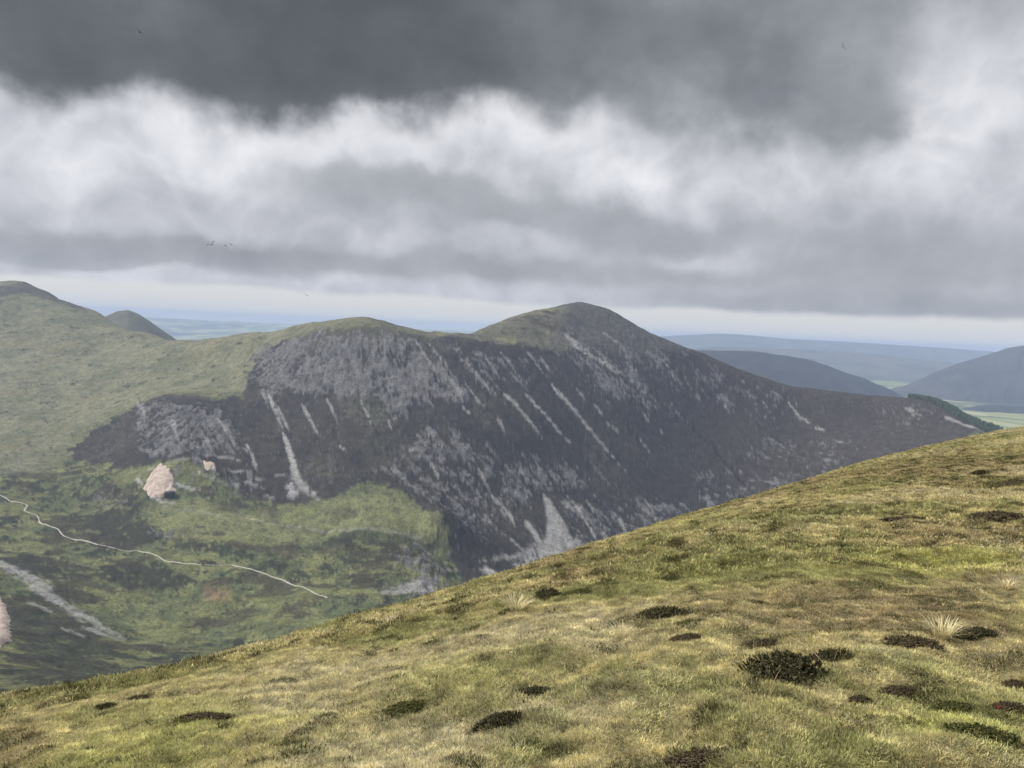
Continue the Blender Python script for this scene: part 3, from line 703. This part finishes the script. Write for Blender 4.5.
def blades(nb, radius, L0, L1, width, lean, seed, stalk=0):
    g = np.random.default_rng(seed); V, F, C = [], [], []; off = 0
    for k in range(nb):
        a = g.random() * 6.283; q = radius * math.sqrt(g.random()); p = np.array([q * math.cos(a), q * math.sin(a), -0.015])
        L = g.uniform(L0, L1); ln = g.uniform(*lean); da = a + g.normal() * 0.9
        d = np.array([math.cos(da), math.sin(da), 0]); sd = np.array([-d[1], d[0], 0]); w = width * g.uniform(.7, 1.3)
        sh = np.array([1, 1, 1]) * g.uniform(.55, 1.4) * np.array([g.uniform(.93, 1.08), 1, g.uniform(.85, 1.1)])
        for i, tt in enumerate((0, .4, .75, 1.0)):
            c = p + d * (L * ln * tt ** 1.8) + np.array([0, 0, L * (tt - 0.35 * ln * tt * tt)])
            ww = w * (1, .95, .7, .12)[i]
            V += [c - sd * ww / 2, c + sd * ww / 2]; C += [sh, sh]
        for i in range(3): F.append((off + 2 * i, off + 2 * i + 1, off + 2 * i + 3, off + 2 * i + 2))
        off += 8
    return np.array(V), np.array(F), np.array(C)

tufts = bpy.data.collections.new('grass_tufts')
def proto(name, V, F, C, mat):
    o = link_mesh(name, V, F, mat, colors={'shade': C}); COL.objects.unlink(o); tufts.objects.link(o); return o
for k in range(5):   # near: real blades
    proto('tuft_a%d' % k, *blades(18, 0.029, 0.010, 0.030, 0.0026, (.35, 1.1), 300 + k), M_blade)
for k in range(4):   # further: larger tufts
    proto('tuft_b%d' % k, *blades(24, 0.072, 0.017, 0.044, 0.0056, (.3, 1.1), 320 + k), M_blade)
for k in range(3):   # tall thin stalks
    proto('tuft_c%d' % k, *blades(4, 0.05, 0.10, 0.20, 0.0024, (.1, .6), 340 + k), M_blade)

def scatter(n, r0, r1, power):
    """points in a fan in front of the camera, thinner with distance"""
    u = rng.random(n)
    r = (r0 ** power + u * (r1 ** power - r0 ** power)) ** (1 / power)
    a = np.radians(rng.uniform(-44, 44, n))
    return r * np.sin(a), r * np.cos(a)
def grass():
    sets = []
    for N_, r0, r1, pw, k0, kn, s0, s1 in ((460000, 1.7, 9.0, 1.25, 0, 5, 0.75, 1.3), (380000, 7.5, 26.0, 1.3, 5, 4, 0.75, 1.25), (170000, 22.0, 60.0, 1.2, 5, 4, 1.1, 1.9), (5000, 3, 45.0, 1.0, 9, 3, 0.7, 1.2)):
        X, Y = scatter(N_, r0, r1, pw); r, _, _, rc = g_prof(X, Y); k = r < 1.3 * rc + 1; sets.append((X[k], Y[k], k0, kn, s0, s1))
    PX, RO, SCL, TN, KD = [], [], [], [], []
    for X, Y, k0, kn, s0, s1 in sets:
        n = len(X)
        if k0 == 9:
            keep = (fbm(X / 6, Y / 6, 77, 2) + 0.5 * (X < -5) > 0.1); X, Y = X[keep], Y[keep]; n = len(X)
        Z = h_fore(X, Y)
        w = turf(X, Y)
        # each tuft is one kind of grass, drawn from the mix of its place
        cw = np.cumsum(w, 1); ch = (rng.random(n)[:, None] > cw).sum(1).clip(0, 4)
        c = 0.5 * TCOL[ch] + 0.5 * (w @ TCOL)
        c = c * rng.uniform(.60, 1.40, (n, 1)) * (1 + 0.75 * np.clip(fbm(X / 0.13, Y / 0.13, 291, 2), -.6, .6) + 0.18 * np.clip(fbm(X / 0.6, Y / 0.6, 295, 2), -.5, .5))[:, None]
        hb = fbm(X / 0.30, Y / 0.30, 261, 3) + 0.30 * fbm(X / 2.4, Y / 2.4, 271, 3) + 0.22 * w[:, 3] - 0.3 * w[:, 2] - 0.3 * w[:, 4]
        wood = (rng.random(n) < sstep(0.03, 0.34, hb) * 0.75)          # tufts of heather shoots among the grass
        c[wood] = np.where(rng.random(wood.sum())[:, None] < .5, (0.095, 0.075, 0.042), (0.085, 0.095, 0.036)) * rng.uniform(.7, 1.5, (wood.sum(), 1))
        if k0 == 9: c = np.array([(0.40, 0.33, 0.17)]) * rng.uniform(.7, 1.2, (n, 1))
        sz = rng.uniform(s0, s1, n) * (0.85 + 0.45 * w[:, 1] + 0.1 * w[:, 4])
        PX.append(np.c_[X, Y, Z]); TN.append(c); SCL.append(sz)
        RO.append(np.c_[rng.normal(0, .15, n), rng.normal(0, .15, n), rng.random(n) * 6.283]); KD.append(k0 + rng.integers(0, kn, n))
    PX, RO, SCL, TN, KD = map(np.concatenate, (PX, RO, SCL, TN, KD)); n = len(PX)
    me = bpy.data.meshes.new('grass'); me.vertices.add(n); me.vertices.foreach_set('co', PX.astype(np.float32).ravel())
    a = me.attributes.new('rot', 'FLOAT_VECTOR', 'POINT'); a.data.foreach_set('vector', RO.astype(np.float32).ravel())
    a = me.attributes.new('size', 'FLOAT', 'POINT'); a.data.foreach_set('value', SCL.astype(np.float32))
    a = me.attributes.new('sort', 'INT', 'POINT'); a.data.foreach_set('value', KD.astype(np.int32))
    a = me.attributes.new('tint', 'FLOAT_COLOR', 'POINT'); a.data.foreach_set('color', np.c_[TN, np.ones(n)].astype(np.float32).ravel())
    o = bpy.data.objects.new('grass', me); COL.objects.link(o)
    tag(o, 'short straw and olive hill grass on the near slope', 'grass', kind='stuff')
    ng = bpy.data.node_groups.new('grass_on_points', 'GeometryNodeTree')
    ng.interface.new_socket('Geometry', in_out='INPUT', socket_type='NodeSocketGeometry')
    ng.interface.new_socket('Geometry', in_out='OUTPUT', socket_type='NodeSocketGeometry')
    N = ng.nodes; L = ng.links
    gi = N.new('NodeGroupInput'); go = N.new('NodeGroupOutput'); ip = N.new('GeometryNodeInstanceOnPoints'); ci = N.new('GeometryNodeCollectionInfo')
    ci.inputs['Collection'].default_value = tufts; ci.inputs['Separate Children'].default_value = True; ci.inputs['Reset Children'].default_value = True
    def na(nm, ty):
        q = N.new('GeometryNodeInputNamedAttribute'); q.data_type = ty; q.inputs['Name'].default_value = nm; return q.outputs[0]
    e2r = N.new('FunctionNodeEulerToRotation'); L.new(na('rot', 'FLOAT_VECTOR'), e2r.inputs[0])
    mp = N.new('GeometryNodeMeshToPoints')
    L.new(gi.outputs[0], mp.inputs[0]); L.new(mp.outputs[0], ip.inputs['Points'])
    L.new(ci.outputs[0], ip.inputs['Instance']); ip.inputs['Pick Instance'].default_value = True
    L.new(na('sort', 'INT'), ip.inputs['Instance Index']); L.new(e2r.outputs[0], ip.inputs['Rotation']); L.new(na('size', 'FLOAT'), ip.inputs['Scale'])
    L.new(ip.outputs[0], go.inputs[0])
    md = o.modifiers.new('grass', 'NODES'); md.node_group = ng
grass()

# ---- heather clumps: things one can count
def sprig_material(name, c1, c2, c3):
    m, t, b = material(name)
    at = t.new('ShaderNodeAttribute', attribute_name='shade').outputs['Fac']
    t.l.new(t.ramp(at, [(0, c1), (0.55, c2), (1, c3)]), b.inputs['Base Color'])
    return m
M_dark = sprig_material('heather_dark', (0.022, 0.021, 0.011), (0.054, 0.052, 0.024), (0.14, 0.12, 0.06))
M_brown = sprig_material('heather_brown', (0.036, 0.027, 0.016), (0.085, 0.064, 0.036), (0.17, 0.14, 0.08))
M_moss = sprig_material('bilberry', (0.028, 0.030, 0.010), (0.075, 0.078, 0.022), (0.17, 0.16, 0.055))
def clump_mesh(seed, nspr=560):
    """unit mound: half width 1 across, 0.62 deep, 0.5 high, of short leafy sprigs on a woody core"""
    g = np.random.default_rng(seed); V, F, S = [], [], []
    nu, nv = 20, 6
    lob = 0.2 * np.sin(np.arange(nu) * 2 * math.pi / nu * 2 + g.random() * 6) + 0.16 * np.sin(np.arange(nu) * 2 * math.pi / nu * 5 + g.random() * 6) + 0.12 * g.normal(size=nu)
    for j in range(nv):
        ph = j / (nv - 1) * math.pi / 2
        for i in range(nu):
            th = i * 2 * math.pi / nu; r = math.cos(ph) * (1 + lob[i]) * 0.82
            V.append((r * math.cos(th), r * math.sin(th) * .62, math.sin(ph) * .3 - 0.06 + 0.03 * g.normal())); S.append(0.12)
    for j in range(nv - 1):
        for i in range(nu): F.append((j * nu + i, j * nu + (i + 1) % nu, (j + 1) * nu + (i + 1) % nu, (j + 1) * nu + i))
    def quad(c, u, v, s):
        o = len(V); V.extend([c - u, c + u, c + u * .4 + v, c - u * .4 + v]); S.extend([s] * 4); F.append((o, o + 1, o + 2, o + 3))
    for k in range(nspr):
        th = g.random() * 6.283; q = math.sqrt(g.random()) * (1.0 if k % 3 else g.uniform(1.0, 1.28)); r = q * (1 + np.interp(th, np.arange(nu) * 2 * math.pi / nu, lob))
        base = np.array([r * .9 * math.cos(th), r * .9 * math.sin(th) * .62, 0.30 * math.sqrt(max(0, 1 - q * q)) - 0.06])
        d = np.array([math.cos(th) * q * .9 + g.normal() * .35, math.sin(th) * q * .9 + g.normal() * .35, 1.0]); d /= np.linalg.norm(d)
        L = g.uniform(.09, .21) * (1.0 if q < 1 else 0.6); s0 = g.uniform(.1, .95)
        sd = np.cross(d, [0.3, 0.9, 0.1]); sd /= np.linalg.norm(sd)
        quad(base, sd * .012, d * L, 0.2)
        for i in range(7):
            t = .2 + .8 * i / 6; a = g.random() * 6.283
            o2 = sd * math.cos(a) + np.cross(d, sd) * math.sin(a)
            quad(base + d * L * t, np.cross(d, o2) * g.uniform(.012, .022), (d * .6 + o2) * g.uniform(.03, .06), min(1, max(0, s0 + g.normal() * .15)))
    return np.array(V), np.array(F), np.array(S)
clump_me = []
for k in range(4):
    for mt in (M_dark, M_brown, M_moss):
        V, F, S = clump_mesh(400 + k); o = link_mesh('heather_clump', V, F, mt, False, floats={'shade': S}); clump_me.append(o.data); bpy.data.objects.remove(o)
def clump(px, py, w, h, kind, var, label, name='heather_clump', cat='heather'):
    p = ghit([px], [py + h * 0.32])[0]; dist = np.linalg.norm(p)
    half = w / 2 * dist / FPX
    o = bpy.data.objects.new(name, clump_me[var * 3 + kind]); COL.objects.link(o)
    e = 0.15
    sx = (h_fore(p[0] + e, p[1]) - h_fore(p[0] - e, p[1])) / (2 * e); sy = (h_fore(p[0], p[1] + e) - h_fore(p[0], p[1] - e)) / (2 * e)
    nrm = Vector((-float(sx), -float(sy), 1)).normalized()
    q = Vector((0, 0, 1)).rotation_difference(nrm)
    o.rotation_mode = 'QUATERNION'; o.rotation_quaternion = q @ Matrix.Rotation(random.uniform(-.35, .35), 3, 'Z').to_quaternion()
    hz = min(max(h * dist / FPX / 0.82, 0.075), half * 1.3)
    o.scale = (half, half * 1.05, hz)
    o.location = p + np.array([0, 0, 0.0])
    return tag(o, label, cat, 'heather clumps on the near slope')
CL = [  # px, py, w, h, kind (0 dark, 1 brown, 2 green), variant
 (664,611,46,20,0,0,'dark heather mound with a neat rounded outline, alone in the middle of the slope'),
 (783,662,68,32,0,1,'largest dark heather mound on the slope, with a pale bent stalk lying over it'),
 (828,655,40,20,0,2,'low dark heather lobe at the right end of the largest mound'),
 (760,642,34,14,1,3,'small brown heather tuft just behind the largest dark mound'),
 (499,716,40,28,0,3,'squat black heather clump beside bleached grass at the bottom of the slope'),
 (536,690,36,16,0,2,'flat dark green heather clump just behind the squat black one'),
 (548,592,30,13,0,1,'dark heather clump to the right of the pale tussock near the skyline'),
 (575,592,34,9,2,0,'thin low green strip of growth trailing right from the dark clump near the skyline'),
 (914,640,44,18,1,2,'brown heather clump touching the left side of the straw coloured tussock'),
 (975,631,30,11,0,0,'narrow dark heather clump to the right of the straw coloured tussock'),
 (860,698,26,22,1,0,'upright brown heather tuft standing alone left of the bright moss'),
 (897,690,34,14,1,3,'low brown heather tuft behind the bright moss patch'),
 (955,707,40,12,2,1,'green bilberry strip on the upper edge of the bright moss patch'),
 (1007,706,30,16,1,2,'dark brown heather clump at the right end of the bright moss patch'),
 (1016,684,24,16,1,1,'reddish brown heather clump at the right edge of the picture'),
 (985,732,56,22,2,2,'wide green bilberry clump below the bright moss patch'),
 (685,637,32,9,1,0,'thin brown heather streak below the neat rounded mound'),
 (842,513,40,9,2,2,'green bilberry patch in the green flush below the right skyline'),
 (908,518,44,8,1,3,'flat brown heather streak under the green flush'),
 (996,515,52,15,1,0,'broad brown heather patch below the right end of the skyline'),
 (978,472,14,6,0,3,'tiny dark heather tuft high on the right slope'),
 (1012,482,26,7,1,1,'thin dark heather streak at the right edge high on the slope'),
 (107,705,18,11,0,2,'small dark tuft near the left skyline'),
 (139,698,26,14,1,1,'purple brown heather tuft near the left skyline'),
 (207,716,44,9,1,3,'long brown heather streak low on the left slope'),
 (296,641,18,7,0,1,'dark tuft on the left skyline above the valley'),
 (405,706,44,14,2,3,'green bilberry patch left of the squat black clump'),
 (700,755,60,20,1,2,'dark brown heather patch at the bottom edge of the picture'),
]
for c in CL:
    big = c[4] == 0
    clump(c[0], c[1], c[2] * (1.0 if big else 0.9), c[3] * (1.0 if big else 0.7), *c[4:])

# pale tussocks
M_straw = blade_material('straw_blade', 'GEOMETRY', 0.3)
def tussock(px, py, w, label, seed, nb=190):
    p = ghit([px], [py])[0]; r = w / 2 * np.linalg.norm(p) / FPX
    V, F, C = blades(nb, r * .55, r * .9, r * 1.7, max(0.0035, r * .03), (.5, 1.15), seed)
    o = link_mesh('grass_tussock', V, F, M_straw, colors={'shade': C, 'tint': np.tile((0.78, 0.70, 0.44), (len(V), 1)) * np.linspace(.85, 1.1, len(V))[:, None]})
    o.location = p; return tag(o, label, 'tussock', 'pale grass tussocks')
tussock(943,636,26,'straw coloured grass tussock between two dark heather clumps on the right', 501)
tussock(517,609,24,'bleached grass tussock left of the dark clump near the skyline', 502)
tussock(1008,588,14,'small bleached tussock at the right below the bright yellow-green band', 503, 90)
tussock(622,636,20,'thin pale tussock left of the thin brown heather streak', 504, 80)
# stalk lying over the biggest clump
def stalk():
    a = ghit([790], [652])[0]; b = ghit([823], [668])[0]; a = a + np.array([0, 0, .09]); b = b + np.array([0, 0, .03])
    V, F = [], []
    for i in range(9):
        t = i / 8; c = a * (1 - t) + b * t + np.array([0, 0, .02 * math.sin(t * 3.1)])
        w = 0.0035 * (1.1 - .6 * t)
        for k in range(4): V.append(c + w * np.array([math.cos(k * 1.571), 0.3 * math.cos(k * 1.571), math.sin(k * 1.571)]))
    for i in range(8):
        for k in range(4): F.append((i * 4 + k, i * 4 + (k + 1) % 4, i * 4 + 4 + (k + 1) % 4, i * 4 + 4 + k))
    V = np.array(V); o = link_mesh('dry_stalk', V - a, F, plain_mat('dry_stalk', (0.4, 0.31, 0.17), (0.5, 0.42, 0.26), 20)); o.location = a
    tag(o, 'pale bent dry stalk lying across the largest heather mound', 'stalk')
stalk()
# red leaf in the moss
def red_leaf():
    p = ghit([994], [715])[0]; V, F = [], []
    for i in range(7):
        t = i / 6
        for j in (-1, 0, 1): V.append((t * .036 - .018, j * .010 * math.sin(math.pi * (0.08 + .9 * t)), .035 + .01 * abs(j) + .008 * math.sin(t * 3)))
    for i in range(6):
        for j in range(2): F.append((i * 3 + j, i * 3 + j + 1, i * 3 + 4 + j, i * 3 + 3 + j))
    o = link_mesh('red_leaf', V, F, plain_mat('red_leaf', (0.35, 0.07, 0.05), (0.45, 0.13, 0.09), 30)); o.location = p; o.rotation_euler = (0.3, 0.2, 0.4)
    tag(o, 'small red leaf beside the dark brown clump at the end of the bright moss patch', 'leaf')
red_leaf()

# ================================================================== BIRDS
M_bird = plain_mat('bird_dark', (0.012, 0.012, 0.014), (0.025, 0.025, 0.028), 8)
def bird_mesh(flap):
    V, F = [], []
    prof = [(-.5, .01, .0), (-.42, .05, .0), (-.22, .045, .0), (-.05, .075, 0), (.15, .085, 0), (.3, .06, .01), (.38, .05, .02), (.45, .025, .015), (.52, .005, .01)]
    for y, r, z in prof:
        for k in range(8): V.append((r * math.cos(k * math.pi / 4), y, z + r * (.45 if y < -.3 else .9) * math.sin(k * math.pi / 4)))
    for i in range(len(prof) - 1):
        for k in range(8): F.append((i * 8 + k, i * 8 + (k + 1) % 8, i * 8 + 8 + (k + 1) % 8, i * 8 + 8 + k))
    for sgn in (-1, 1):
        o = len(V); st = [(.04, .2, -.1, 0), (.35, .25, -.06, flap * .35), (.65, .16, -.12, flap * .5), (.98, -.06, -.2, flap * .38)]
        for x, y1, y0, z in st:
            V += [(sgn * x, y1, z + .02), (sgn * x, y0, z + .02), (sgn * x, y0, z), (sgn * x, y1, z)]
        for i in range(3):
            for k in range(4):
                q = (o + i * 4 + k, o + i * 4 + (k + 1) % 4, o + i * 4 + 4 + (k + 1) % 4, o + i * 4 + 4 + k)
                F.append(q if sgn > 0 else q[::-1])
        F.append((o + 12, o + 13, o + 14, o + 15))
    return np.array(V), np.array(F)
def bird(px, py, size, D, flap, rot, label):
    V, F = bird_mesh(flap); d = ray(px, py); p = d * D
    s_ = size * 0.75 * D / FPX
    o = link_mesh('bird', V * s_, F, M_bird); o.location = p; o.rotation_euler = rot
    tag(o, label, 'bird', 'birds in the sky')
bird(140, 32.5, 5, 50, .5, (0.5, .3, 1.2), 'small dark bird against the darkest cloud at the top left')
bird(212, 245, 6, 60, 1.0, (0.3, -.6, .4), 'bird with raised wings at the left end of the row of three')
bird(225.5, 246, 3.2, 60, .4, (0.3, .1, 1.4), 'smallest bird, in the middle of the row of three')
bird(231.5, 244.8, 5, 60, .2, (0.2, .35, .9), 'bird at the right end of the row of three')
bird(842.7, 47, 4.0, 50, .8, (0.5, .9, .3), 'small bird against the grey cloud at the top right')
bird(304, 294.2, 3.2, 90, .6, (0.2, .3, .5), 'left one of two faint birds just above the horizon')
bird(307.4, 295.8, 2.2, 90, .3, (0.2, -.4, 1.3), 'right and smaller one of two faint birds just above the horizon')

# ================================================================== HAZE
def haze():
    x0, x1, y0, y1, z0, z1 = -30000, 30000, -600, 26000, -790, 102
    V = [(x0,y0,z0),(x1,y0,z0),(x1,y1,z0),(x0,y1,z0),(x0,y0,z1),(x1,y0,z1),(x1,y1,z1),(x0,y1,z1)]
    m = bpy.data.materials.new('haze'); m.use_nodes = True; t = m.node_tree
    t.nodes.remove(t.nodes['Principled BSDF']); v = t.nodes.new('ShaderNodeVolumePrincipled')
    v.inputs['Color'].default_value = (0.53, 0.66, 0.97, 1); v.inputs['Density'].default_value = 0.66e-4
    t.links.new(v.outputs[0], t.nodes['Material Output'].inputs['Volume'])
    o = link_mesh('haze', V, [(0,3,2,1),(4,5,6,7),(0,1,5,4),(1,2,6,5),(2,3,7,6),(3,0,4,7)], m, False)
    tag(o, 'blue haze over the far land', kind='stuff')
haze()

# ================================================================== SKY
SUN_EL, SUN_AZ = math.radians(46), math.radians(-85)      # azimuth from +Y towards +X
w = bpy.data.worlds.new('World'); sc.world = w; w.use_nodes = True
t = NT(w.node_tree); t.n.clear()
out = t.new('ShaderNodeOutputWorld')
d = t.new('ShaderNodeTexCoord').outputs['Generated']
sp = t.new('ShaderNodeSeparateXYZ'); t.l.new(d, sp.inputs[0])
azn = t.math('ARCTAN2', sp.outputs[0], sp.outputs[1]); eln = t.math('ARCSINE', sp.outputs[2])
elp = t.math('MAXIMUM', sp.outputs[2], 0.0)
den = t.math('ADD', elp, 0.34)
pl = t.new('ShaderNodeCombineXYZ'); t.l.new(t.math('DIVIDE', sp.outputs[0], den), pl.inputs[0]); t.l.new(t.math('DIVIDE', sp.outputs[1], den), pl.inputs[1])
ae = t.new('ShaderNodeCombineXYZ'); t.l.new(azn, ae.inputs[0]); t.l.new(eln, ae.inputs[1])
# warp so that the cloud masses get billowing outlines
wn = t.noise(ae.outputs[0], 5.0, 7, 0.52)
wv = t.vmath('SUBTRACT', wn.outputs['Color'], (0.5, 0.5, 0.5))
wn2 = t.noise(ae.outputs[0], 9.0, 6, 0.52)
wv2 = t.vmath('SUBTRACT', wn2.outputs['Color'], (0.5, 0.5, 0.5))
wamp = t.rng(eln, 0.01, 0.20, 0.25, 1.0)
ws = t.new('ShaderNodeVectorMath', operation='MULTIPLY'); t.l.new(wv.outputs[0], ws.inputs[0]); ws.inputs[1].default_value = (0.22, 0.11, 0)
ws2 = t.new('ShaderNodeVectorMath', operation='MULTIPLY'); t.l.new(wv2.outputs[0], ws2.inputs[0]); ws2.inputs[1].default_value = (0.13, 0.11, 0)
wsum = t.vmath('ADD', ws.outputs[0], ws2.outputs[0])
wsc = t.new('ShaderNodeVectorMath', operation='SCALE'); t.l.new(wsum.outputs[0], wsc.inputs[0]); t.l.new(wamp, wsc.inputs['Scale'])
q = t.vmath('ADD', ae.outputs[0], wsc.outputs[0]).outputs[0]
def dirae(px, py):
    v = ray(px, py); return math.atan2(v[0], v[1]), math.asin(v[2])
def masses(L, vec):
    acc = None
    for px, py, sx, sy, a in L:
        A0, E0 = dirae(px, py); s0 = sx / FPX * math.cos(A0) ** 1.5; s1 = sy / FPX * math.cos(A0)
        mp = t.new('ShaderNodeMapping', vector_type='TEXTURE'); t.l.new(vec, mp.inputs[0])
        mp.inputs['Location'].default_value = (A0, E0, 0); mp.inputs['Rotation'].default_value = (0, 0, 0); mp.inputs['Scale'].default_value = (s0 * .95, s1 * .95, 1)
        dd = t.vmath('DOT_PRODUCT', mp.outputs[0], mp.outputs[0]).outputs['Value']
        gsn = t.math('POWER', 0.37, t.math('POWER', dd, 1.35))
        acc = t.math('MULTIPLY', gsn, a) if acc is None else t.math('MULTIPLY_ADD', gsn, a, acc)
    return acc
def centred(n, k): return t.math('MULTIPLY', t.math('SUBTRACT', n, 0.5), k)
# far layer: bright billows
BACK = [(120,130,240,45,.15), (430,112,170,40,.18), (560,100,100,50,.22), (640,178,50,24,.24), (300,150,160,40,.08), (45,170,50,26,.16), (80,212,40,16,.12),
        (975,50,60,80,.10), (935,135,80,40,.16), (730,225,50,50,.06), (770,185,60,25,.08), (600,272,60,9,.14), (690,262,60,10,.14), (860,250,260,50,-.10), (250,225,330,30,-.07), (300,255,420,16,-.12)]
fb = t.noise(ae.outputs[0], 5.0, 10, 0.55).outputs['Fac']
fb2 = t.noise(pl.outputs[0], 3.6, 7, 0.50).outputs['Fac']
bn = t.noise(ae.outputs[0], 11.0, 6, 0.52, dist=0.3).outputs['Fac']
bil = t.math('SUBTRACT', 0.10, t.math('ABSOLUTE', t.math('SUBTRACT', bn, 0.5)))
B = t.math('ADD', t.math('ADD', masses(BACK, q), centred(fb, 0.42)), t.math('ADD', centred(fb2, 0.30), t.math('MULTIPLY', bil, 0.65)))
B = t.math('ADD', B, 0.635)
back = t.ramp(B, [(0.25, (0.28, 0.297, 0.325)), (0.50, (0.420, 0.436, 0.475)), (0.68, (0.575, 0.590, 0.635)), (0.84, (0.755, 0.765, 0.81)), (1.0, (0.93, 0.935, 0.97))])
# middle layer: grey flat-based clouds
MID = [(425,200,150,30,1.0), (660,238,100,24,.95), (100,240,220,20,.55), (420,264,430,13,.95), (100,258,180,10,.8), (850,304,270,17,1.0), (930,255,180,34,.75), (560,215,70,18,.5), (830,200,60,20,.4)]
mn = t.noise(ae.outputs[0], 8.0, 9, 0.56).outputs['Fac']
MD = t.math('ADD', masses(MID, q), t.math('ADD', centred(mn, 1.2), centred(fb2, 0.7)))
mm = t.math('MULTIPLY', t.rng(MD, 0.08, 0.95), 0.70)
mcol = t.ramp(t.math('ADD', t.math('MULTIPLY_ADD', t.math('SUBTRACT', mn, 0.5), 1.5, 0.55), t.math('MULTIPLY', MD, -0.2)), [(0.05, (0.240, 0.256, 0.282)), (0.42, (0.350, 0.368, 0.400)), (0.85, (0.52, 0.536, 0.575))])
cl = t.mix(mm, back, mcol)
# near layer: the dark bank overhead, with a ragged lower edge
FRONT = [(180,15,350,88,1.0), (330,80,110,42,.45), (715,42,280,84,1.0), (790,122,120,48,.62), (480,12,120,38,.4), (60,62,110,42,.4), (860,90,60,60,.25), (450,-70,700,70,.8)]
fnn = t.noise(ae.outputs[0], 5.5, 10, 0.55).outputs['Fac']
FD = t.math('ADD', masses(FRONT, q), t.math('ADD', centred(fnn, 0.85), centred(bn, 0.35)))
fm = t.rng(FD, 0.10, 0.90)
fd = t.math('ADD', t.math('ADD', t.rng(azn, -0.12, 0.20), t.math('MULTIPLY', t.rng(FD, 1.25, 0.40), 0.55)), t.math('ADD', centred(fb, 1.9), centred(fb2, 1.5)))
fd = t.math('MULTIPLY_ADD', fd, 0.50, 0.19)
fcol = t.ramp(fd, [(0.0, (0.080, 0.091, 0.104)), (0.30, (0.122, 0.135, 0.150)), (0.62, (0.205, 0.221, 0.246)), (1.0, (0.38, 0.396, 0.43))])
cl = t.mix(t.math('MULTIPLY', fm, 0.97), cl, fcol)
# clear strip of bright far sky under the cloud base
band = t.math('MULTIPLY', t.rng(eln, 0.030, 0.016), 1.0)
wav = t.noise(ae.outputs[0], 7.0, 7, 0.6).outputs['Fac']
thr = t.math('MULTIPLY_ADD', t.math('SUBTRACT', wav, 0.5), 0.026, t.math('MULTIPLY_ADD', azn, -0.002, 0.0340))
band = t.rng(t.math('SUBTRACT', eln, thr), 0.0055, -0.0045)
skyt = t.new('ShaderNodeTexSky', sky_type='NISHITA'); skyt.sun_disc = False
skyt.sun_elevation = SUN_EL; skyt.sun_rotation = SUN_AZ
skyt.air_density = 1.0; skyt.dust_density = 3.0
bg1 = t.new('ShaderNodeBackground'); t.l.new(skyt.outputs[0], bg1.inputs[0]); bg1.inputs[1].default_value = 0.10
pale = t.new('ShaderNodeBackground'); pale.inputs[0].default_value = (0.90, 0.91, 0.90, 1); pale.inputs[1].default_value = 1.0
bg2 = t.new('ShaderNodeBackground'); t.l.new(cl, bg2.inputs[0]); bg2.inputs[1].default_value = 1.0
m0 = t.new('ShaderNodeMixShader'); m0.inputs[0].default_value = 0.75; t.l.new(bg1.outputs[0], m0.inputs[1]); t.l.new(pale.outputs[0], m0.inputs[2])
m1 = t.new('ShaderNodeMixShader'); t.l.new(band, m1.inputs[0]); t.l.new(bg2.outputs[0], m1.inputs[1]); t.l.new(m0.outputs[0], m1.inputs[2])
t.l.new(m1.outputs[0], out.inputs[0])

sun = bpy.data.lights.new('sun', 'SUN'); sun.energy = 4.9; sun.angle = math.radians(6); sun.color = (1, 0.95, 0.86)
so = bpy.data.objects.new('sun', sun); COL.objects.link(so)
sd = Vector((math.sin(SUN_AZ) * math.cos(SUN_EL), math.cos(SUN_AZ) * math.cos(SUN_EL), math.sin(SUN_EL)))
so.rotation_euler = sd.to_track_quat('Z', 'Y').to_euler(); so.location = (0, 0, 40)

# ================================================================== CAMERA
cam = bpy.data.cameras.new('camera'); co = bpy.data.objects.new('camera', cam); COL.objects.link(co)
cam.sensor_width = 36; cam.lens = FPX / 1024 * 36; cam.clip_start = 0.1; cam.clip_end = 90000
mw = Matrix.Identity(4)
for i in range(3): mw[i][0] = Rv[i]; mw[i][1] = Uv[i]; mw[i][2] = -Fv[i]
co.matrix_world = mw
sc.camera = co
vs_ = sc.view_settings; vs_.view_transform = 'Standard'; vs_.look = 'None'; vs_.exposure = 0; vs_.gamma = 1; vs_.use_curve_mapping = False
sc.cycles.use_denoising = True
sc.cycles.max_bounces = 6; sc.cycles.volume_bounces = 1
